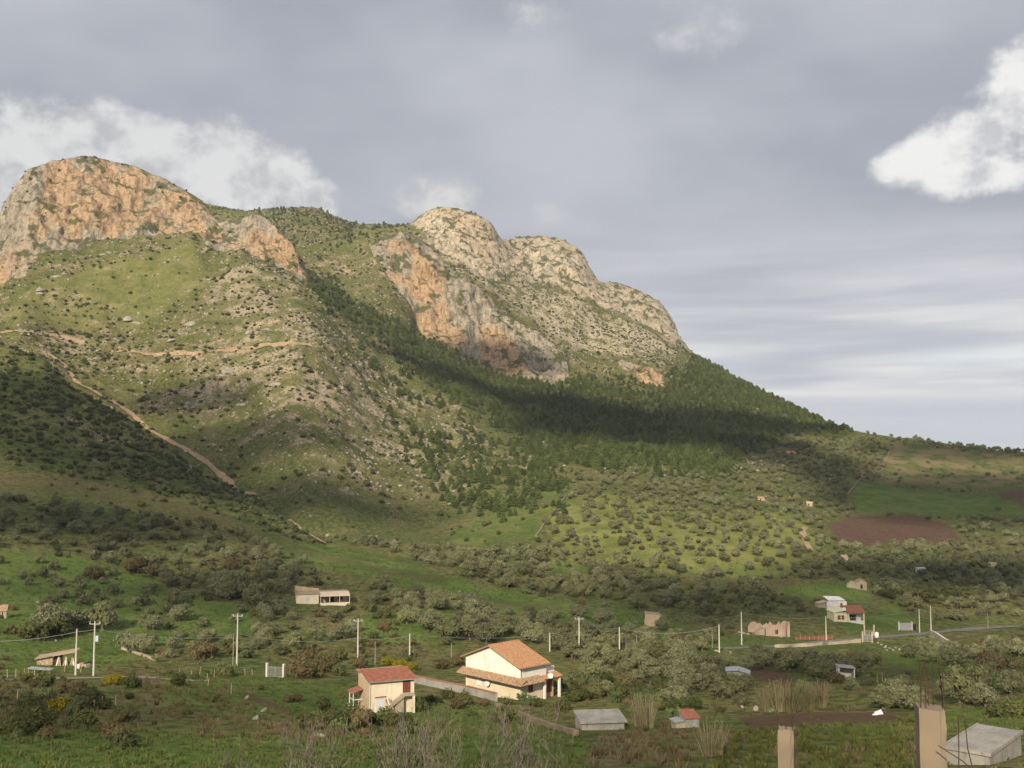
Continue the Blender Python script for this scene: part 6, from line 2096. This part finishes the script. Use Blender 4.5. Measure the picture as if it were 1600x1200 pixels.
pillar(1228, 1136, 25, 19.0, [(-0.8, -0.7, -0.10, 0, 0.62), (0.0, -0.7, -0.01, 0.0, 0.92), (0.75, -0.7, 0.0, 0.02, 0.92), (0.1, 0.7, 0.42, 0.1, 0.46), (-0.7, 0.5, 0.12, 0.1, 0.2)], 'the thinner concrete pillar, with splayed rusty bars', 0.29)
pillar(1455, 1103, 40, 13.0, [(-0.8, -0.7, 0.0, 0, 0.60), (-0.45, -0.7, 0.0, 0.02, 0.64), (-0.1, 0.4, -0.02, 0.0, 0.52), (0.25, 0.7, 0.0, 0.0, 0.56), (0.8, -0.7, -0.02, 0, 0.62), (0.9, 0.3, -0.05, 0.05, 0.60), (-0.6, 0.8, 0.03, 0.02, 0.55)], 'the thicker concrete pillar, with a crown of upright bars', 0.315)
for i, (p0, p1, p2, lb) in enumerate((((1498, 1215), (1498, 1170), (1497, 1118), 'thin rusty bar standing upright right of the thicker pillar'), ((1522, 1210), (1512, 1170), (1507, 1120), 'leaning rusty bar right of the upright bar'), ((1540, 1222), (1505, 1190), (1466, 1165), 'rusty bar slanting down from the thicker pillar towards the corner shed'))):
    pts = [Vector([float(c) for c in at(a, b, 12.6)]) for a, b in (p0, p1, p2)]
    gz = drop(pts[0].x, pts[0].y, 100, -9)
    if i < 2:
        pts = [Vector((pts[0].x, pts[0].y, gz - 0.2))] + pts
    c = pts[0].copy()
    o = MB().tube([p - c for p in pts], 0.0065, 5).build('steel_bar', M_RUST)
    o.location = c
    tag(o, lb, 'steel bar', 'loose reinforcing bars')

# ------------------------------------------------------------------ reeds, cactus, bare trees
def reed_mesh(seed, n, h, spread):
    rng = np.random.default_rng(seed)
    parts = []
    Vs, Ts = [], []
    for i in range(n):
        a = rng.random() * 6.28
        r0 = rng.random() ** 0.6 * spread * 0.35
        b = np.array([math.cos(a) * r0, math.sin(a) * r0, -0.2])
        hh = h * rng.uniform(0.6, 1.1)
        ln = spread * rng.uniform(0.1, 0.75) * (1.8 if rng.random() < 0.12 else 1)
        tip = b + np.array([math.cos(a) * ln, math.sin(a) * ln, hh])
        an = rng.random() * 6.28
        sd = np.array([math.cos(an), math.sin(an), 0]) * 0.035
        md = b * 0.5 + tip * 0.5 + [0, 0, 0.08 * hh]
        t = rng.random() * 0.6 + 0.4
        Vs += [[b - sd, b + sd, md + sd * 0.8, md - sd * 0.8], [md - sd * 0.8, md + sd * 0.8, tip + sd * 0.3, tip - sd * 0.3]]
        Ts += [t] * 8
        for k2 in range(7):
            f = rng.uniform(0.25, 1.0)
            c = b + (tip - b) * f + [0, 0, 0.08 * hh * math.sin(f * 3.1)]
            an = rng.random() * 6.28
            L_ = rng.uniform(0.4, 0.8)
            e = c + np.array([math.cos(an) * L_ * 0.7, math.sin(an) * L_ * 0.7, L_ * rng.uniform(-0.25, 0.45)])
            s2 = np.array([-math.sin(an), math.cos(an), 0]) * 0.045
            Vs.append([c - s2 * 0.4, c + s2, e + s2 * 0.1, e - s2 * 0.1])
            Ts += [rng.random() * (0.9 if f > 0.75 else 0.5)] * 4
    V = np.array(Vs).reshape(-1, 3)
    return mesh_np('reed_stalks', V, np.arange(len(V)).reshape(-1, 4), [F_REED], False, {'tint': np.array(Ts)})


RD = [reed_mesh(1, 70, 4.2, 2.2), reed_mesh(2, 60, 4.6, 1.9)]
REEDS = [(1002, 1136, 1.0), (1014, 1138, .8), (1200, 1112, .9), (1216, 1112, 1.0), (1232, 1112, 1.0), (1250, 1110, .95), (1268, 1108, .9), (1284, 1106, .9), (1110, 1182, .75), (1122, 1180, .6), (1190, 1108, .7), (1385, 1108, .6)]
REEDOBJ = []
for i, (px, py, s) in enumerate(REEDS):
    o = empty('reed_clump', hit(px, py), random.random() * 6)
    link('stalks', RD[i % 2], o)
    o.scale = (s, s, s)
    REEDOBJ.append((o, px, py))
LANDMARKS.append(('the reed bed', 1240, 1090))


def cactus(px, py, s, label):
    rng = random.Random(px)
    o = empty('prickly_pear', hit(px, py))
    m = MB()
    todo = [(Vector((rng.uniform(-.8, .8), rng.uniform(-.6, .6), -0.1)), Vector((rng.uniform(-.3, .3), rng.uniform(-.3, .3), 1)), 0) for _ in range(12)]
    k2 = 0
    while todo and k2 < 110:
        b, d, lv = todo.pop(0)
        k2 += 1
        d = d.normalized()
        L_ = rng.uniform(0.36, 0.5)
        a = d.cross(Vector((rng.uniform(-1, 1), rng.uniform(-1, 1), 0.1))).normalized()
        nn = d.cross(a)
        ring = []
        for j in range(8):
            an = 2 * math.pi * j / 8
            ring.append(b + d * (L_ * 0.5 * (1 - math.cos(an))) + a * (math.sin(an) * L_ * 0.34))
        vs = [q + nn * 0.03 for q in ring] + [q - nn * 0.03 for q in ring]
        m.add(vs, [tuple(range(8)), tuple(range(8, 16))[::-1]] + [(j, (j + 1) % 8 + 0, 8 + (j + 1) % 8, 8 + j) for j in range(8)])
        if lv < 4:
            for _ in range(rng.choice((1, 2, 2))):
                sd = rng.uniform(-0.9, 0.9)
                todo.append((b + d * L_ * 0.93 + a * sd * L_ * 0.25, d + a * sd + nn * rng.uniform(-.5, .5) + Vector((0, 0, 0.25)), lv + 1))
    m.build('pads', F_CACTUS, o)
    o.scale = (s, s, s)
    tag(o, label, 'cactus', 'prickly pear clumps')


cactus(352, 1056, 1.5, 'pale yellow-green prickly pear clump under the tall cross-arm pole')
cactus(322, 1056, 0.8, 'small prickly pear clump among the fence posts left of the cross-arm pole')
cactus(960, 1098, 1.1, 'prickly pear clump between the large house and the reeds')
cactus(1000, 1100, 1.0, 'prickly pear clump just above the reeds by the cistern')
cactus(930, 1090, 1.1, 'prickly pear clump below the bushes right of the large house')
cactus(1050, 1122, 0.9, 'prickly pear clump just left of the small red-roofed shed')
cactus(820, 1098, 1.0, 'prickly pear clump at the near corner of the large house')


def bare_tree(px, r, py_top, seed, label, spread=1.0):
    rg = random.Random(seed)
    top = at(px, py_top, r)
    gz = drop(float(top[0]), float(top[1]), 100, -10)
    H = float(top[2]) - gz
    o = empty('bare_tree', (float(top[0]), float(top[1]), gz), rg.random() * 6)
    tr, br = MB(), MB()

    def grow(p, d, L_, rad, lv):
        n = 4
        pts, rs = [p], [rad]
        q, dd = p.copy(), d.copy()
        for i in range(n):
            dd = (dd + Vector((rg.gauss(0, .13), rg.gauss(0, .13), rg.gauss(0.07, .08)))).normalized()
            q = q + dd * (L_ / n)
            pts.append(q.copy())
            rs.append(rad * (1 - 0.5 * (i + 1) / n))
        (tr if lv <= 1 else br).tube(pts, rs, 5 if lv < 2 else 4)
        if lv < 4:
            k2 = rg.choice((2, 3, 3)) if lv < 3 else rg.choice((2, 3, 4))
            for j in range(k2):
                i = rg.choice((2, 3, 4)) if lv else rg.choice((1, 2, 3, 4))
                a = Vector((rg.gauss(0, 1), rg.gauss(0, 1), rg.gauss(0.25, .4))).normalized()
                grow(pts[i], (dd * 1.0 + a * 0.62 * spread + Vector((0, 0, 0.22))).normalized(), L_ * rg.uniform(0.5, 0.72), max(rs[i] * 0.66, 0.0095), lv + 1)

    stems = rg.choice((2, 3))
    for _ in range(stems):
        grow(Vector((rg.uniform(-.2, .2), rg.uniform(-.2, .2), -0.3)), Vector((rg.gauss(0, .22), rg.gauss(0, .22), 1)).normalized(), H * 0.52, 0.06, 0)
    zmax = max(v[2] for v in tr.v + br.v)
    tr.build('trunk', M_TWIG, o, True)
    br.build('branches', M_TWIG, o, True)
    s = H / zmax
    o.scale = (s, s, s)
    tag(o, label, 'bare tree', 'leafless trees at the bottom of the view')


BT = [(395, 30, 1150, 'below the vegetable plot'), (455, 33, 1128, 'left of the small house'), (520, 31, 1118, 'rising towards the small red-roofed house'), (575, 34, 1128, 'directly below the small red-roofed house'), (630, 30, 1112, 'below the right corner of the small house'),
      (690, 28, 1078, 'tallest, between the two houses'), (745, 30, 1085, 'left of the low brown wall'), (800, 31, 1080, 'below the near corner of the large house'), (850, 33, 1098, 'crossing the low brown wall'), (885, 36, 1130, 'rightmost, before the low brown wall')]
for i, (px, r, pt, where) in enumerate(BT):
    bare_tree(px, r, pt, 40 + i, 'leafless grey tree at the bottom edge, ' + where)

# ------------------------------------------------------------------ labels for the many: named after the nearest landmark
LANDMARKS += [('the west peak', 130, 250), ('the west cliff foot', 200, 375), ('the middle cliff', 720, 520), ('the small reddish cliff', 1020, 592), ('the rounded middle summit', 700, 325), ('the eastern summit', 860, 370),
              ('the pine-clad right shoulder', 1230, 650), ('the ploughed brown field', 1400, 830), ('the upper dirt track', 330, 550), ('the track on the near hill', 250, 690), ('the foot of the spur', 520, 850),
              ('the grassy notch', 500, 440), ('the pine fringe', 660, 660), ('the pine knoll', 820, 760), ('the green field corner', 430, 850), ('the near hill', 80, 680), ('the stony spur', 560, 720), ('the bright grove edge', 900, 800), ('the sunlit grove', 1060, 800), ('the grove below the pines', 1140, 745), ('the right margin', 1580, 930), ('the right ridge', 1480, 700), ('the dark wood', 1000, 690), ('the left margin', 20, 870), ('the left orchard', 180, 930), ('the bottom left corner', 40, 1150), ('the upper pine edge', 560, 480), ('the pines under the middle cliff', 760, 610), ('the pine slope', 900, 640), ('the thin pines', 760, 700), ('the lower pines', 880, 720), ('the pine gully', 620, 560), ('the grassy summit ridge', 490, 340), ('the pines by the grove', 960, 735)]
ORD = ['', 'second', 'third', 'fourth', 'fifth', 'sixth', 'seventh', 'eighth', 'ninth', 'tenth', 'eleventh', 'twelfth', 'thirteenth', 'fourteenth', 'fifteenth', 'sixteenth', 'seventeenth', 'eighteenth', 'nineteenth', 'twentieth',
       'twenty-first', 'twenty-second', 'twenty-third', 'twenty-fourth', 'twenty-fifth', 'twenty-sixth', 'twenty-seventh', 'twenty-eighth', 'twenty-ninth', 'thirtieth']
LM = [(a, float(b), float(c)) for a, b, c in LANDMARKS]


def label_many(items, desc, cat, group):
    buckets = {}
    for o, px, py in items:
        dd = [((px - b) ** 2 + (1.3 * (py - c)) ** 2, i) for i, (a, b, c) in enumerate(LM)]
        _, i = min(dd)
        dx, dy = px - LM[i][1], 1.3 * (py - LM[i][2])
        side = ('right of', 'down right of', 'below', 'down left of', 'left of', 'up left of', 'above', 'up right of')[int(round(math.atan2(dy, dx) / (math.pi / 4))) % 8]
        buckets.setdefault((i, side), []).append((dx * dx + dy * dy, o))
    for (i, side), lst in buckets.items():
        lst.sort(key=lambda t: t[0])
        for k2, (_, o) in enumerate(lst):
            o_ = ORD[k2] + ' ' if k2 < len(ORD) and ORD[k2] else ('' if k2 == 0 else 'number %d ' % (k2 + 1))
            tag(o, '%s, %sclosest one %s %s' % (desc, o_, side, LM[i][0]), cat, group)


KIND_INFO = {'olive_tree': ('silvery olive tree', 'olive tree', 'olive trees of the valley'), 'pine_tree': ('dark green pine', 'pine tree', 'pines on the mountain'),
             'green_bush': ('green leafy bush', 'bush', 'bushes of the valley'), 'autumn_bush': ('rusty brown bush', 'bush', 'autumn bushes'),
             'broom_bush': ('yellow flowering broom', 'bush', 'yellow broom bushes'), 'shrub': ('dark round shrub', 'shrub', 'shrubs on the slopes')}
for kd, (desc, cat, grp) in KIND_INFO.items():
    its = []
    for o, k2, p, s in TREES:
        if k2 == kd:
            a, b = project(p + np.array([0, 0, PROTO[kd][0]['H'] * s * 0.5]))
            its.append((o, float(a), float(b)))
    label_many(its, desc, cat, grp)
label_many(FENCEPOSTS, 'weathered wooden fence post', 'fence post', 'wooden fence posts')
label_many([r for r in RUBBLE if r[0].name.startswith('boulder')], 'pale loose boulder', 'boulder', 'loose boulders in the valley')
label_many([r for r in RUBBLE if r[0].name.startswith('rock')], 'pale rock outcrop', 'rock', 'rock outcrops on the slopes')
label_many(REEDOBJ, 'tall straw-coloured reed clump', 'reeds', 'reed clumps')

# ------------------------------------------------------------------ unseen clouds added behind the viewer, each placed to shade one patch below
def cloud_material():
    m, t = new_mat('cloud')
    co = t.n('ShaderNodeTexCoord').outputs['Object']
    n = t.noise(co, 0.006, 5, 0.55)
    lw = t.n('ShaderNodeLayerWeight')
    lw.inputs[0].default_value = 0.35
    d = t.n('ShaderNodeBsdfDiffuse')
    d.inputs[0].default_value = (0.85, 0.85, 0.86, 1)
    tl = t.n('ShaderNodeBsdfTranslucent')
    tl.inputs[0].default_value = (0.85, 0.85, 0.86, 1)
    a = t.n('ShaderNodeMixShader')
    a.inputs[0].default_value = 0.5
    t.put(a.inputs[1], d.outputs[0])
    t.put(a.inputs[2], tl.outputs[0])
    tp = t.n('ShaderNodeBsdfTransparent')
    mx = t.n('ShaderNodeMixShader')
    dens = t.m('MULTIPLY', t.smooth(lw.outputs['Facing'], 0.15, 0.95, 1.0, 0.0), t.smooth(n, 0.25, 0.5, 0.40, 0.72))
    t.put(mx.inputs[0], dens)
    t.put(mx.inputs[1], tp.outputs[0])
    t.put(mx.inputs[2], a.outputs[0])
    o = t.n('ShaderNodeOutputMaterial')
    t.put(o.inputs[0], mx.outputs[0])
    return m


M_CLOUD = cloud_material()
CLOUD_H = 1500.0
SHADE = [  # where the shade lies: sight point, half-extents across and along the view, metres
    (100, 660, 62, 78), (200, 730, 45, 50), (30, 800, 55, 34), (250, 815, 48, 26), (1080, 665, 150, 88), (900, 640, 95, 70), (790, 560, 55, 48), (690, 585, 50, 45),
    (1460, 790, 85, 85), (1560, 760, 60, 80), (1500, 705, 85, 40), (1420, 905, 62, 30), (1560, 900, 52, 34), (1100, 925, 46, 16), (1250, 715, 60, 40), (1190, 690, 60, 40), (1050, 682, 125, 62), (930, 668, 80, 50), (1330, 750, 55, 45), (100, 830, 40, 22), (380, 690, 62, 52), (450, 775, 46, 36), (300, 625, 52, 40), (560, 790, 40, 30), (600, 905, 55, 14), (260, 930, 50, 20), (1230, 960, 55, 20), (1010, 975, 45, 14), (1330, 1055, 40, 22), (120, 1120, 24, 20), (1000, 1170, 22, 14)]
cm = MB()
bm0 = bmesh.new()
bmesh.ops.create_icosphere(bm0, subdivisions=4, radius=1.0)
SV = np.array([v.co[:] for v in bm0.verts])
SF = [tuple(v.index for v in f.verts) for f in bm0.faces]
bm0.free()
for i, (px, py, ax, ay) in enumerate(SHADE):
    p = hit(px, py)
    t = (CLOUD_H + 60 * (i % 5) - p.z) / SUN_DIR.z
    c = np.array(p + SUN_DIR * t)
    v = SV * (1 + 0.35 * fbm(SV * 1.8 + i * 9.1, 4, i)[:, None])
    cm.add(v * np.array([ax, ay, 0.35 * min(ax, ay)]) + c, SF)
shade_clouds = cm.build('shade_clouds', M_CLOUD, None, True)
tag(shade_clouds, kind='stuff')

# ------------------------------------------------------------------ thin haze over the whole valley
hz_m = bpy.data.materials.new('haze')
hz_m.use_nodes = True
ht = NT(hz_m.node_tree)
pv = ht.n('ShaderNodeVolumePrincipled')
pv.inputs['Color'].default_value = (0.86, 0.90, 0.97, 1)
pv.inputs['Density'].default_value = 0.000062
pv.inputs['Anisotropy'].default_value = 0.0
ho = ht.n('ShaderNodeOutputMaterial')
ht.put(ho.inputs['Volume'], pv.outputs[0])
HAZE = True
if HAZE:
    hb = MB().box(-3300, 3300, -3300, 3300, -160, 420).build('haze', hz_m)
    tag(hb, kind='stuff')
